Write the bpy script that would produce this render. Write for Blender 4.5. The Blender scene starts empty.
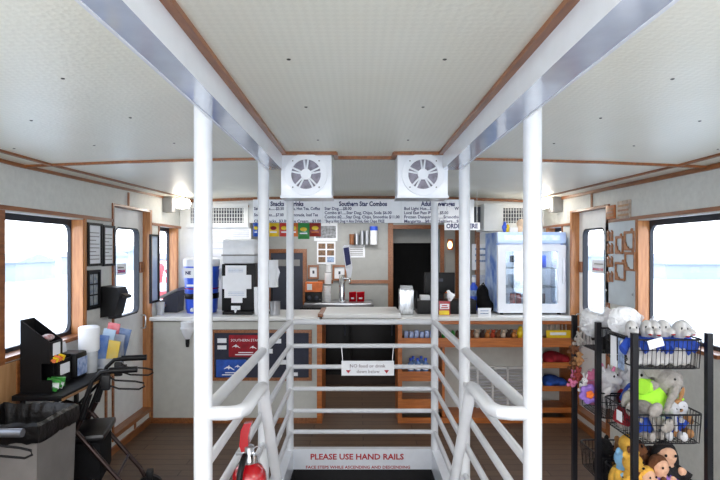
import bpy, bmesh, math, random
from mathutils import Vector, Matrix, Euler, noise
random.seed(7)
C = bpy.context.scene.collection
PI = math.pi
F, PX, PY, EYE = 520.0, 358.0, 250.0, 1.63

# ------------------------------------------------------------------ helpers
def lin(c):
    c = c / 255.0
    return c / 12.92 if c <= .04045 else ((c + .055) / 1.055) ** 2.4
def col(r, g, b): return (lin(r), lin(g), lin(b), 1)

MATS = {}
def mat(name, rgb, rough=.5, metal=0, var=.06, scale=14, bump=0, bscale=60, stretch=None, rgb2=None,
        emit=0, trans=0, coat=0, spec=.5):
    """Procedural principled material: noise-varied colour, optional bump, see-through mix or glow."""
    if name in MATS: return MATS[name]
    m = bpy.data.materials.new(name); m.use_nodes = True
    nt = m.node_tree; N = nt.nodes; L = nt.links
    b = N['Principled BSDF']; out = N['Material Output']
    b.inputs['Roughness'].default_value = rough
    b.inputs['Metallic'].default_value = metal
    b.inputs['Coat Weight'].default_value = coat
    b.inputs['Coat Roughness'].default_value = .12
    b.inputs['Specular IOR Level'].default_value = spec
    tc = N.new('ShaderNodeTexCoord'); mp = N.new('ShaderNodeMapping')
    L.new(tc.outputs['Object'], mp.inputs['Vector'])
    if stretch: mp.inputs['Scale'].default_value = stretch
    nz = N.new('ShaderNodeTexNoise'); nz.inputs['Scale'].default_value = scale; nz.inputs['Detail'].default_value = 4
    L.new(mp.outputs['Vector'], nz.inputs['Vector'])
    rp = N.new('ShaderNodeValToRGB')
    base = col(*rgb)
    if rgb2: a, c2 = col(*rgb2), base
    else:
        a = tuple(max(0, v * (1 - 2.2 * var)) for v in base[:3]) + (1,)
        c2 = tuple(min(1, v * (1 + 1.2 * var)) for v in base[:3]) + (1,)
    rp.color_ramp.elements[0].position = .3; rp.color_ramp.elements[0].color = a
    rp.color_ramp.elements[1].position = .7; rp.color_ramp.elements[1].color = c2
    L.new(nz.outputs['Fac'], rp.inputs['Fac']); L.new(rp.outputs['Color'], b.inputs['Base Color'])
    if bump:
        n2 = N.new('ShaderNodeTexNoise'); n2.inputs['Scale'].default_value = bscale; n2.inputs['Detail'].default_value = 3
        L.new(mp.outputs['Vector'], n2.inputs['Vector'])
        bp = N.new('ShaderNodeBump'); bp.inputs['Strength'].default_value = bump; bp.inputs['Distance'].default_value = .01
        L.new(n2.outputs['Fac'], bp.inputs['Height']); L.new(bp.outputs['Normal'], b.inputs['Normal'])
    if emit:
        b.inputs['Emission Color'].default_value = base; b.inputs['Emission Strength'].default_value = emit
    if trans:
        tr = N.new('ShaderNodeBsdfTransparent'); mx = N.new('ShaderNodeMixShader'); mx.inputs[0].default_value = trans
        L.new(b.outputs[0], mx.inputs[1]); L.new(tr.outputs[0], mx.inputs[2]); L.new(mx.outputs[0], out.inputs['Surface'])
    MATS[name] = m
    return m

def glass_mat(name, tint, clear):
    m = bpy.data.materials.new(name); m.use_nodes = True
    nt = m.node_tree; N = nt.nodes; L = nt.links
    N.remove(N['Principled BSDF']); out = N['Material Output']
    t = N.new('ShaderNodeBsdfTransparent'); t.inputs[0].default_value = col(*tint)
    g = N.new('ShaderNodeBsdfGlossy'); g.inputs['Roughness'].default_value = .03
    mx = N.new('ShaderNodeMixShader'); mx.inputs[0].default_value = 1 - clear
    L.new(t.outputs[0], mx.inputs[1]); L.new(g.outputs[0], mx.inputs[2]); L.new(mx.outputs[0], out.inputs['Surface'])
    return m

class MB:
    """Collects shapes into one mesh."""
    def __init__(s, M=None): s.bm = bmesh.new(); s.mi = 0; s.M = M or Matrix()
    def _fin(s, vs):
        if s.M != Matrix():
            for v in vs: v.co = s.M @ v.co
        for v in vs:
            for f in v.link_faces: f.material_index = s.mi
    def poly(s, verts, faces):
        vs = [s.bm.verts.new(v) for v in verts]
        for f in faces: s.bm.faces.new([vs[i] for i in f])
        s._fin(vs); return s
    def box(s, x0, x1, y0, y1, z0, z1, bev=0, rot=None):
        r = bmesh.ops.create_cube(s.bm, size=1)['verts']
        c = Vector(((x0+x1)/2, (y0+y1)/2, (z0+z1)/2)); d = (x1-x0, y1-y0, z1-z0)
        if bev:
            es = list({e for v in r for e in v.link_edges})
            for v in r: v.co = Vector((v.co.x*d[0], v.co.y*d[1], v.co.z*d[2]))
            o = bmesh.ops.bevel(s.bm, geom=es + r, offset=bev, segments=2, affect='EDGES', profile=.6)
            r = list({v for f in o['faces'] for v in f.verts} | {v for v in r if v.is_valid})
        else:
            for v in r: v.co = Vector((v.co.x*d[0], v.co.y*d[1], v.co.z*d[2]))
        R = rot.to_matrix() if rot else None
        for v in r: v.co = (R @ v.co if R else v.co) + c
        s._fin(r); return s
    def tube(s, pts, rad, n=10, closed=False, cap=True):
        pts = [Vector(p) for p in pts]; k = len(pts)
        rs = rad if isinstance(rad, (list, tuple)) else [rad]*k
        rings = []; up = None
        for i, p in enumerate(pts):
            if closed: t = (pts[(i+1) % k] - pts[i-1])
            else: t = pts[min(i+1, k-1)] - pts[max(i-1, 0)]
            t = t.normalized() if t.length > 1e-9 else Vector((0, 0, 1))
            if up is None:
                up = Vector((0, 0, 1)) if abs(t.z) < .9 else Vector((1, 0, 0))
            u = (up - t * up.dot(t)).normalized(); up = u; w = t.cross(u)
            rings.append([s.bm.verts.new(p + (u*math.cos(2*PI*j/n) + w*math.sin(2*PI*j/n))*rs[i]) for j in range(n)])
        for i in range(k if closed else k-1):
            a, b = rings[i], rings[(i+1) % k]
            for j in range(n): s.bm.faces.new((a[j], a[(j+1) % n], b[(j+1) % n], b[j]))
        if cap and not closed:
            s.bm.faces.new(list(reversed(rings[0]))); s.bm.faces.new(rings[-1])
        s._fin([v for r in rings for v in r]); return s
    def sph(s, c, r, n=16, rot=None):
        if not isinstance(r, (tuple, list)): r = (r, r, r)
        vs = bmesh.ops.create_uvsphere(s.bm, u_segments=n, v_segments=max(6, n*2//3), radius=1)['verts']
        R = rot.to_matrix() if rot else Matrix.Identity(3)
        for v in vs: v.co = R @ Vector((v.co.x*r[0], v.co.y*r[1], v.co.z*r[2])) + Vector(c)
        s._fin(vs); return s
    def lathe(s, cx, cy, prof, n=24):
        rings = [[s.bm.verts.new((cx + r*math.cos(2*PI*j/n), cy + r*math.sin(2*PI*j/n), z)) for j in range(n)] for r, z in prof]
        for a, b in zip(rings, rings[1:]):
            for j in range(n): s.bm.faces.new((a[j], a[(j+1) % n], b[(j+1) % n], b[j]))
        if prof[0][0] > 1e-4: s.bm.faces.new(list(reversed(rings[0])))
        if prof[-1][0] > 1e-4: s.bm.faces.new(rings[-1])
        s._fin([v for r in rings for v in r]); return s
    def prism(s, poly, lo, hi, axis='y'):
        """poly in the two other axes (order x,y,z without axis), extruded along axis."""
        def mk(p, h):
            if axis == 'y': return (p[0], h, p[1])
            if axis == 'x': return (h, p[0], p[1])
            return (p[0], p[1], h)
        a = [s.bm.verts.new(mk(p, lo)) for p in poly]; b = [s.bm.verts.new(mk(p, hi)) for p in poly]
        n = len(poly)
        s.bm.faces.new(a); s.bm.faces.new(list(reversed(b)))
        for i in range(n): s.bm.faces.new((a[i], b[i], b[(i+1) % n], a[(i+1) % n]))
        s._fin(a + b); return s
    def build(s, name, m, parent=None, smooth=True, fuse=0, keep=False):
        bmesh.ops.recalc_face_normals(s.bm, faces=s.bm.faces[:])
        me = bpy.data.meshes.new(name); s.bm.to_mesh(me); s.bm.free()
        ms = m if isinstance(m, (list, tuple)) else [m]
        for q in ms: me.materials.append(q)
        o = bpy.data.objects.new(name, me); C.objects.link(o)
        if fuse:
            md = o.modifiers.new('r', 'REMESH'); md.mode = 'VOXEL'; md.voxel_size = fuse
            sm = o.modifiers.new('s', 'SMOOTH'); sm.iterations = 4
            dg = bpy.context.evaluated_depsgraph_get()
            me2 = bpy.data.meshes.new_from_object(o.evaluated_get(dg)); o.modifiers.clear()
            o.data = me2; bpy.data.meshes.remove(me); me = me2; me.name = name
            if not me.materials: me.materials.append(ms[0])
        if smooth:
            me.polygons.foreach_set('use_smooth', [True]*len(me.polygons))
            if not fuse: me.set_sharp_from_angle(angle=math.radians(38))
        if parent is None:
            vs = me.vertices
            if len(vs):
                lo = Vector([min(v.co[i] for v in vs) for i in range(3)]); hi = Vector([max(v.co[i] for v in vs) for i in range(3)])
                org = Vector(((lo.x+hi.x)/2, (lo.y+hi.y)/2, lo.z))
            else: org = Vector()
        else: org = wloc(parent)
        me.transform(Matrix.Translation(-org))
        if parent is None: o.location = org
        else: o.parent = parent
        return o

def wloc(o):
    p = Vector()
    while o: p += o.location; o = o.parent
    return p

def tag(o, label, cat, group=None, kind=None):
    o['label'] = label; o['category'] = cat
    if group: o['group'] = group
    if kind: o['kind'] = kind
    return o
def thing(name, label, cat, loc, group=None):
    o = bpy.data.objects.new(name, None); C.objects.link(o); o.location = loc; o.empty_display_size = .05
    return tag(o, label, cat, group)
def one(mb, name, m, label, cat, group=None, **k):
    return tag(mb.build(name, m, **k), label, cat, group)
def struct(mb, name, m, parent=None, **k):
    o = mb.build(name, m, parent, **k); o['kind'] = 'structure'; return o
def dup(root, loc, label=None, group=None, mats=None):
    r = root.copy(); C.objects.link(r); r.location = loc
    if label: r['label'] = label
    if group: r['group'] = group
    for ch in list(root.children):
        c = ch.copy(); C.objects.link(c); c.parent = r
        for g in list(ch.children):
            d = g.copy(); C.objects.link(d); d.parent = c
    return r
def X(px, d): return (px - PX) * d / F
def Z(py, d): return EYE + (PY - py) * d / F
def P(px, py, d): return Vector((X(px, d), d, Z(py, d)))
def wr(wx, p0, p1, q0, q1):
    """pixel rectangle on a side wall at x=wx -> (y0,y1,z0,z1)"""
    a, b = wx*F/(p0-PX), wx*F/(p1-PX); m = (a+b)/2
    return min(a, b), max(a, b), Z(q1, m), Z(q0, m)
def rr(x0, x1, z0, z1, r, n=5):
    pts = []
    for cx, cz, a0 in ((x1-r, z1-r, 0), (x0+r, z1-r, 90), (x0+r, z0+r, 180), (x1-r, z0+r, 270)):
        for i in range(n+1):
            a = math.radians(a0 + 90*i/n); pts.append((cx + r*math.cos(a), cz + r*math.sin(a)))
    return pts
def ring_frame(mb, outer, inner, lo, hi, axis):
    """a frame between two matching outlines, extruded"""
    n = len(outer)
    def mk(p, h): return (h, p[0], p[1]) if axis == 'x' else (p[0], h, p[1])
    A = [mb.bm.verts.new(mk(p, lo)) for p in outer]; B = [mb.bm.verts.new(mk(p, lo)) for p in inner]
    A2 = [mb.bm.verts.new(mk(p, hi)) for p in outer]; B2 = [mb.bm.verts.new(mk(p, hi)) for p in inner]
    for i in range(n):
        j = (i+1) % n
        for q in ((A[i], A[j], B[j], B[i]), (A2[j], A2[i], B2[i], B2[j]), (A[j], A[i], A2[i], A2[j]), (B[i], B[j], B2[j], B2[i])):
            mb.bm.faces.new(q)
    mb._fin(A+B+A2+B2); return mb
def text(s, x, y, z, size, m, parent, align='CENTER', rot=None, name='lettering', sx=1.0, bold=0, fit=0):
    cu = bpy.data.curves.new(name, 'FONT'); cu.body = s; cu.size = size; cu.align_x = align; cu.align_y = 'CENTER'
    cu.extrude = .0006; cu.offset = bold; cu.resolution_u = 2
    t = bpy.data.objects.new(name, cu); C.objects.link(t)
    dg = bpy.context.evaluated_depsgraph_get()
    me = bpy.data.meshes.new_from_object(t.evaluated_get(dg)); bpy.data.objects.remove(t); bpy.data.curves.remove(cu)
    if fit:
        wd = max(v.co.x for v in me.vertices)-min(v.co.x for v in me.vertices); sx = fit/wd
    R = (rot or Euler((PI/2, 0, 0))).to_matrix().to_4x4()
    me.transform(Matrix.Translation(Vector((x, y, z)) - (wloc(parent) if parent else Vector())) @ R @ Matrix.Diagonal((sx, 1, 1, 1)))
    me.materials.clear(); me.materials.append(m)
    o = bpy.data.objects.new(name, me); C.objects.link(o); o.parent = parent
    return o

# ------------------------------------------------------------------ materials
WHITE = mat('white gloss paint', (224, 227, 233), .28, var=.02, coat=.3)
RAILW = mat('white rail enamel', (210, 212, 216), .3, var=.02, coat=.2)
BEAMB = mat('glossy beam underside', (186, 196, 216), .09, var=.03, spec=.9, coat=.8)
WALL = mat('pale wall panel', (206, 207, 202), .55, var=.03, scale=30)
WALLW = mat('white bulkhead paint', (224, 226, 226), .5, var=.02)
GALW = mat('grey galley wall', (166, 167, 164), .6, var=.03)
WOOD = mat('varnished trim wood', (152, 94, 50), .4, rgb2=(114, 64, 30), scale=9, stretch=(6, .8, 6), coat=.3)
WOODV = mat('varnished post wood', (192, 132, 80), .4, rgb2=(160, 100, 54), scale=9, stretch=(7, 7, .7), coat=.3)
WOODS = mat('orange shelf wood', (190, 110, 44), .45, rgb2=(152, 80, 26), scale=8, stretch=(.8, 6, 8), coat=.2)
TAN = mat('tan plywood', (176, 134, 92), .5, rgb2=(150, 108, 68), scale=7, stretch=(6, 6, .6))
BLACK = mat('black plastic', (9, 9, 12), .45, var=.1, spec=.25)
BLACKM = mat('black satin metal', (14, 15, 22), .4, var=.1, spec=.35)
BLACKC = mat('black cloth', (12, 12, 15), .85, var=.2, bump=.3, spec=.2)
BLACKBAG = mat('black bin bag', (9, 9, 11), .32, var=.2, bump=.5, bscale=25, spec=.35)
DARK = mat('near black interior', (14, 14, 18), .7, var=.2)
GREYP = mat('grey plastic', (136, 135, 134), .5, var=.04)
GREYD = mat('dark grey paint', (54, 58, 72), .5, var=.05)
STEEL = mat('brushed steel', (190, 192, 196), .28, 1, var=.05, scale=40, stretch=(1, 1, 12))
CHROME = mat('chrome', (215, 217, 220), .12, 1, var=.02)
PAPER = mat('white paper', (236, 238, 242), .7, var=.015)
PAPERB = mat('blue printed paper', (150, 172, 206), .6, var=.25, scale=40)
PHOTO = mat('printed photo', (80, 100, 130), .4, rgb2=(176, 180, 176), scale=26)
COUNTER = mat('white laminate worktop', (222, 222, 220), .3, var=.02)
PANELG = mat('counter front panel', (188, 188, 182), .6, var=.03)
CUSH = mat('black vinyl', (11, 11, 14), .35, var=.1, spec=.4)
INK = mat('navy lettering ink', (34, 40, 96), .6, var=.02)
INKR = mat('red lettering ink', (176, 26, 40), .6, var=.02)
INKG = mat('grey lettering ink', (120, 100, 110), .6, var=.02)
RED = mat('red enamel', (164, 8, 22), .25, var=.05, coat=.5)
REDC = mat('red cloth', (150, 20, 36), .8, var=.2)
BLUEC = mat('blue cloth', (40, 84, 176), .8, var=.2)
BLUEP = mat('blue plastic', (52, 92, 216), .35, var=.06)
YEL = mat('yellow plastic', (232, 200, 30), .4, var=.06)
ORANGE = mat('orange card', (222, 110, 40), .5, var=.1)
GREEN = mat('green foil', (60, 150, 60), .35, var=.15)
CLEARP = mat('clear plastic', (226, 230, 236), .2, var=.03, trans=.55, bump=.4, bscale=18)
BAGP = mat('crinkled clear bag', (246, 247, 250), .18, var=.02, trans=.55, bump=1.0, bscale=22, emit=0)
BAGW = mat('white film bag', (246, 247, 250), .22, var=.02, trans=.12, bump=.8, bscale=14)
PLEXI = mat('frosted plastic tub', (238, 241, 246), .2, var=.03, trans=.35)
RUBBER = mat('black rubber gasket', (30, 34, 44), .6, var=.05)
GLASS = glass_mat('window glass', (250, 252, 255), .93)
FGLASS = glass_mat('fridge glass', (226, 236, 244), .8)
FLOORM = None

def floor_mat():
    m = bpy.data.materials.new('brown plank floor'); m.use_nodes = True
    nt = m.node_tree; N = nt.nodes; L = nt.links; b = N['Principled BSDF']
    tc = N.new('ShaderNodeTexCoord'); mp = N.new('ShaderNodeMapping'); L.new(tc.outputs['Object'], mp.inputs['Vector'])
    mp.inputs['Rotation'].default_value = (0, 0, 0)
    br = N.new('ShaderNodeTexBrick'); br.inputs['Scale'].default_value = 1
    br.inputs['Brick Width'].default_value = .9; br.inputs['Row Height'].default_value = .1
    br.inputs['Mortar Size'].default_value = .004
    br.inputs['Color1'].default_value = col(104, 82, 64); br.inputs['Color2'].default_value = col(90, 69, 55)
    br.inputs['Mortar'].default_value = col(52, 38, 30)
    L.new(mp.outputs['Vector'], br.inputs['Vector'])
    nz = N.new('ShaderNodeTexNoise'); nz.inputs['Scale'].default_value = 22; nz.inputs['Detail'].default_value = 6
    mp2 = N.new('ShaderNodeMapping'); mp2.inputs['Scale'].default_value = (.5, 5, 1)
    L.new(tc.outputs['Object'], mp2.inputs['Vector']); L.new(mp2.outputs['Vector'], nz.inputs['Vector'])
    mx = N.new('ShaderNodeMixRGB'); mx.blend_type = 'OVERLAY'; mx.inputs[0].default_value = .45
    L.new(br.outputs['Color'], mx.inputs[1]); L.new(nz.outputs['Fac'], mx.inputs[2]); L.new(mx.outputs[0], b.inputs['Base Color'])
    b.inputs['Roughness'].default_value = .45
    return m
FLOORM = floor_mat()

def ceil_mat():
    """Off-white panel with a fine embossed diamond weave."""
    m = bpy.data.materials.new('embossed ceiling panel'); m.use_nodes = True
    nt = m.node_tree; N = nt.nodes; L = nt.links; b = N['Principled BSDF']
    tc = N.new('ShaderNodeTexCoord'); mp = N.new('ShaderNodeMapping'); L.new(tc.outputs['Object'], mp.inputs['Vector'])
    mp.inputs['Rotation'].default_value = (0, 0, PI/4)
    ck = N.new('ShaderNodeTexChecker'); ck.inputs['Scale'].default_value = 60
    ck.inputs['Color1'].default_value = col(228, 227, 214); ck.inputs['Color2'].default_value = col(224, 223, 210)
    L.new(mp.outputs['Vector'], ck.inputs['Vector'])
    nz = N.new('ShaderNodeTexNoise'); nz.inputs['Scale'].default_value = 2.2; nz.inputs['Detail'].default_value = 5
    L.new(tc.outputs['Object'], nz.inputs['Vector'])
    mx = N.new('ShaderNodeMixRGB'); mx.blend_type = 'SOFT_LIGHT'; mx.inputs[0].default_value = .3
    L.new(ck.outputs['Color'], mx.inputs[1]); L.new(nz.outputs['Fac'], mx.inputs[2]); L.new(mx.outputs[0], b.inputs['Base Color'])
    v = N.new('ShaderNodeTexVoronoi'); v.inputs['Scale'].default_value = 70; L.new(tc.outputs['Object'], v.inputs['Vector'])
    bp = N.new('ShaderNodeBump'); bp.inputs['Strength'].default_value = .18; bp.inputs['Distance'].default_value = .004
    L.new(v.outputs['Distance'], bp.inputs['Height']); L.new(bp.outputs['Normal'], b.inputs['Normal'])
    b.inputs['Roughness'].default_value = .42
    return m
CEIL = ceil_mat()
SCREW = mat('dull screw head', (70, 70, 66), .5, var=.1)

# ------------------------------------------------------------------ setting
XL, XR = -1.96, 2.05
DB = 5.73                      # bulkhead behind the counter
Y0 = -1.6                      # unseen cabin end, left open behind the camera to let daylight in
HX0, HX1, HY0, HY1 = -.51, .58, 1.9, 4.1
GB = 7.0

f = MB()
f.box(XL-.1, -.585, Y0, 7.1, -.08, 0).box(.655, XR+.1, Y0, 7.1, -.08, 0).box(-.585, .655, Y0, 1.87, -.08, 0).box(-.585, .655, HY1+.04, 7.1, -.08, 0)
struct(f, 'floor', FLOORM, smooth=False)

def side_wall(name, x0, x1, openings):
    m = MB(); y = Y0; top = 2.25
    for (a, b, z0, z1) in openings:
        m.box(x0, x1, y, a, 0, top)
        if z0 > 0: m.box(x0, x1, a, b, 0, z0)
        m.box(x0, x1, a, b, z1, top); y = b
    m.box(x0, x1, y, 7.1, 0, top)
    return struct(m, name, WALL, smooth=False)
LW = [(.1, .95, 1.03, 1.83), (1.5, 2.35, 1.03, 1.83), (2.86, 3.71, 1.03, 1.845), (4.16, 4.9, .15, 1.985), (5.12, 5.62, 1.08, 1.865)]  # each wall's first two windows are unseen, added to let light in
RW = [(.1, .95, 1.03, 1.83), (1.5, 2.35, 1.03, 1.83), (2.94, 3.81, 1.03, 1.845), (4.28, 4.98, .15, 1.985), (5.22, 5.62, 1.08, 1.865)]
side_wall('wall_left', XL-.1, XL, LW)
side_wall('wall_right', XR, XR+.1, RW)

# bulkhead behind the counter with the galley opening
m = MB()
m.box(XL, -1.2, DB, DB+.06, 0, 2.3).box(1.34, XR, DB, DB+.06, 0, 2.3).box(-1.2, 1.34, DB, DB+.06, 1.93, 2.3)
struct(m, 'wall_front', WALLW, smooth=False)
m = MB()      # galley back wall with dark doorway on the right
dx0, dx1 = X(393, GB), X(440, GB)
m.box(-1.5, dx0, GB, GB+.08, 0, 2.3).box(dx1, 1.7, GB, GB+.08, 0, 2.3).box(dx0, dx1, GB, GB+.08, Z(229, GB), 2.3)
struct(m, 'wall_galley', GALW, smooth=False)
m = MB().box(-1.5, -1.44, DB+.06, GB, 0, 2.3).box(1.64, 1.7, DB+.06, GB, 0, 2.3)
struct(m, 'wall_galley_side', GALW, smooth=False)
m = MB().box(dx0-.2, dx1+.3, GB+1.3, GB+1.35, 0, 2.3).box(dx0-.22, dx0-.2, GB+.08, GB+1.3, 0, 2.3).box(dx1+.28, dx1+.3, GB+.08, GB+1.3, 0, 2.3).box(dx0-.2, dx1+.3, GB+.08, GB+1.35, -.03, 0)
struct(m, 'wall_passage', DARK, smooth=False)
m = MB().box(dx0-.2, dx1+.3, GB+.08, GB+1.35, 2.25, 2.3)
struct(m, 'ceiling_passage', GALW, smooth=False)

# ceiling panels
def ch(x): return EYE + .545 - .0125*x*x
def rise(y): return .05*max(0, (y-3.05)/2.68)
def ceil_panel(name, xs, ys, hf, screws=()):
    m = MB(); nx, ny = len(xs), len(ys)
    vs = [(x, y, hf(x, y)) for y in ys for x in xs]; n = len(vs)
    vs += [(x, y, z+.04) for x, y, z in vs]
    fc = []
    for j in range(ny-1):
        for i in range(nx-1):
            a = j*nx+i; fc.append((a, a+1, a+nx+1, a+nx)); fc.append((n+a, n+a+nx, n+a+nx+1, n+a+1))
    for i in range(nx-1):
        fc.append((i, n+i, n+i+1, i+1)); a = (ny-1)*nx+i; fc.append((a, a+1, n+a+1, n+a))
    for j in range(ny-1):
        a = j*nx; fc.append((a, a+nx, n+a+nx, n+a)); a = j*nx+nx-1; fc.append((a, n+a, n+a+nx, a+nx))
    m.poly(vs, fc); m.mi = 1
    for x, y in screws: m.sph((x, y, hf(x, y)), (.0065, .0065, .003), 8)
    return struct(m, name, [CEIL, SCREW])
lin_ = lambda a, b, n: [a + (b-a)*i/n for i in range(n+1)]
scr = lambda xs, ys: [(x, y) for x in xs for y in ys]
ceil_panel('ceiling_side_left', lin_(XL-.1, -.505, 8), lin_(Y0, 3.05, 4), lambda x, y: ch(x), scr((-1.72, -1.32, -.92), (.6, 1.1, 1.62, 2.1, 2.6)))
ceil_panel('ceiling_side_right', lin_(.573, XR+.1, 8), lin_(Y0, 3.05, 4), lambda x, y: ch(x), scr((.98, 1.38, 1.8), (.6, 1.1, 1.62, 2.1, 2.6)))
ceil_panel('ceiling_centre', [-.43, .03, .49], [Y0, 3.05], lambda x, y: EYE+.55, scr((-.2, .25), (.4, 1.0, 1.5, 2.0, 2.6)))
ceil_panel('ceiling_forward', lin_(XL-.1, XR+.1, 16), lin_(3.05, 7.1, 6), lambda x, y: ch(x)+rise(y))

# boxed beams over the rails: pale faces, mirror-gloss underside
NT = [0]
def trim(mb, m, **k):
    NT[0] += 1; return struct(mb, 'trim_%d' % NT[0], m, **k)
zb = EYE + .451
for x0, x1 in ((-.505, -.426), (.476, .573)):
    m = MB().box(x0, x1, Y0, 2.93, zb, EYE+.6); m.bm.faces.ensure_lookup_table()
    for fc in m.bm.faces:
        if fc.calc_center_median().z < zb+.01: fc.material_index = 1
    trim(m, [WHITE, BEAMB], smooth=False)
    e = x0 if x0 < 0 else x1
    trim(MB().box(e-.004, e+.004, Y0, 2.93, zb-.003, zb+.05), WHITE, smooth=False)
# wooden battens on the ceilings
trim(MB().box(-.426, -.402, Y0, 3.05, EYE+.535, EYE+.552), WOOD, smooth=False)
trim(MB().box(.452, .476, Y0, 3.05, EYE+.535, EYE+.552), WOOD, smooth=False)
trim(MB().box(-.43, -.12, 2.90, 2.925, EYE+.532, EYE+.552).box(.20, .48, 2.90, 2.925, EYE+.532, EYE+.552)
     .box(-.14, -.115, 2.92, 3.07, EYE+.532, EYE+.552).box(.195, .22, 2.92, 3.07, EYE+.532, EYE+.552).box(-.14, .22, 3.045, 3.07, EYE+.532, EYE+.552), WOOD, smooth=False)
def curved_batten(x0, x1, y, w=.022, h=.014):
    m = MB(); xs = lin_(x0, x1, 10)
    prof = [(y-w/2, -h), (y+w/2, -h), (y+w/2, .004), (y-w/2, .004)]
    vs = [(x, py, ch(x)+rise(py)+dz) for x in xs for py, dz in prof]
    fc = [(0, 1, 2, 3), tuple(len(vs)-4+i for i in (3, 2, 1, 0))]
    for i in range(10):
        for k in range(4): a = i*4; fc.append((a+k, a+(k+1) % 4, a+4+(k+1) % 4, a+4+k))
    return m.poly(vs, fc)
trim(curved_batten(XL, -.505, 3.05), WOOD, smooth=False)
trim(curved_batten(.573, XR, 3.05), WOOD, smooth=False)
trim(curved_batten(XL, XR, DB-.012, .024, .03), WOOD, smooth=False)
def long_batten(x, w, z0, z1, rising=True):
    ys = [Y0, 3.05, DB]; m = MB(); vs = []
    for y in ys:
        r = rise(y) if rising else 0
        vs += [(x-w/2, y, z0+r), (x+w/2, y, z0+r), (x+w/2, y, z1+r), (x-w/2, y, z1+r)]
    fc = [(0, 1, 2, 3), (11, 10, 9, 8)]
    for i in range(2):
        for k in range(4): a = i*4; fc.append((a+k, a+(k+1) % 4, a+4+(k+1) % 4, a+4+k))
    return m.poly(vs, fc)
trim(long_batten(XL+.008, .018, EYE+.478, EYE+.502), WOOD, smooth=False)
trim(long_batten(XR-.008, .018, EYE+.464, EYE+.492), WOOD, smooth=False)
trim(long_batten(XL+.16, .022, ch(1.8)-.012, ch(1.8)+.004), WOOD, smooth=False)
trim(long_batten(XR-.17, .022, ch(1.88)-.012, ch(1.88)+.004), WOOD, smooth=False)

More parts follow.
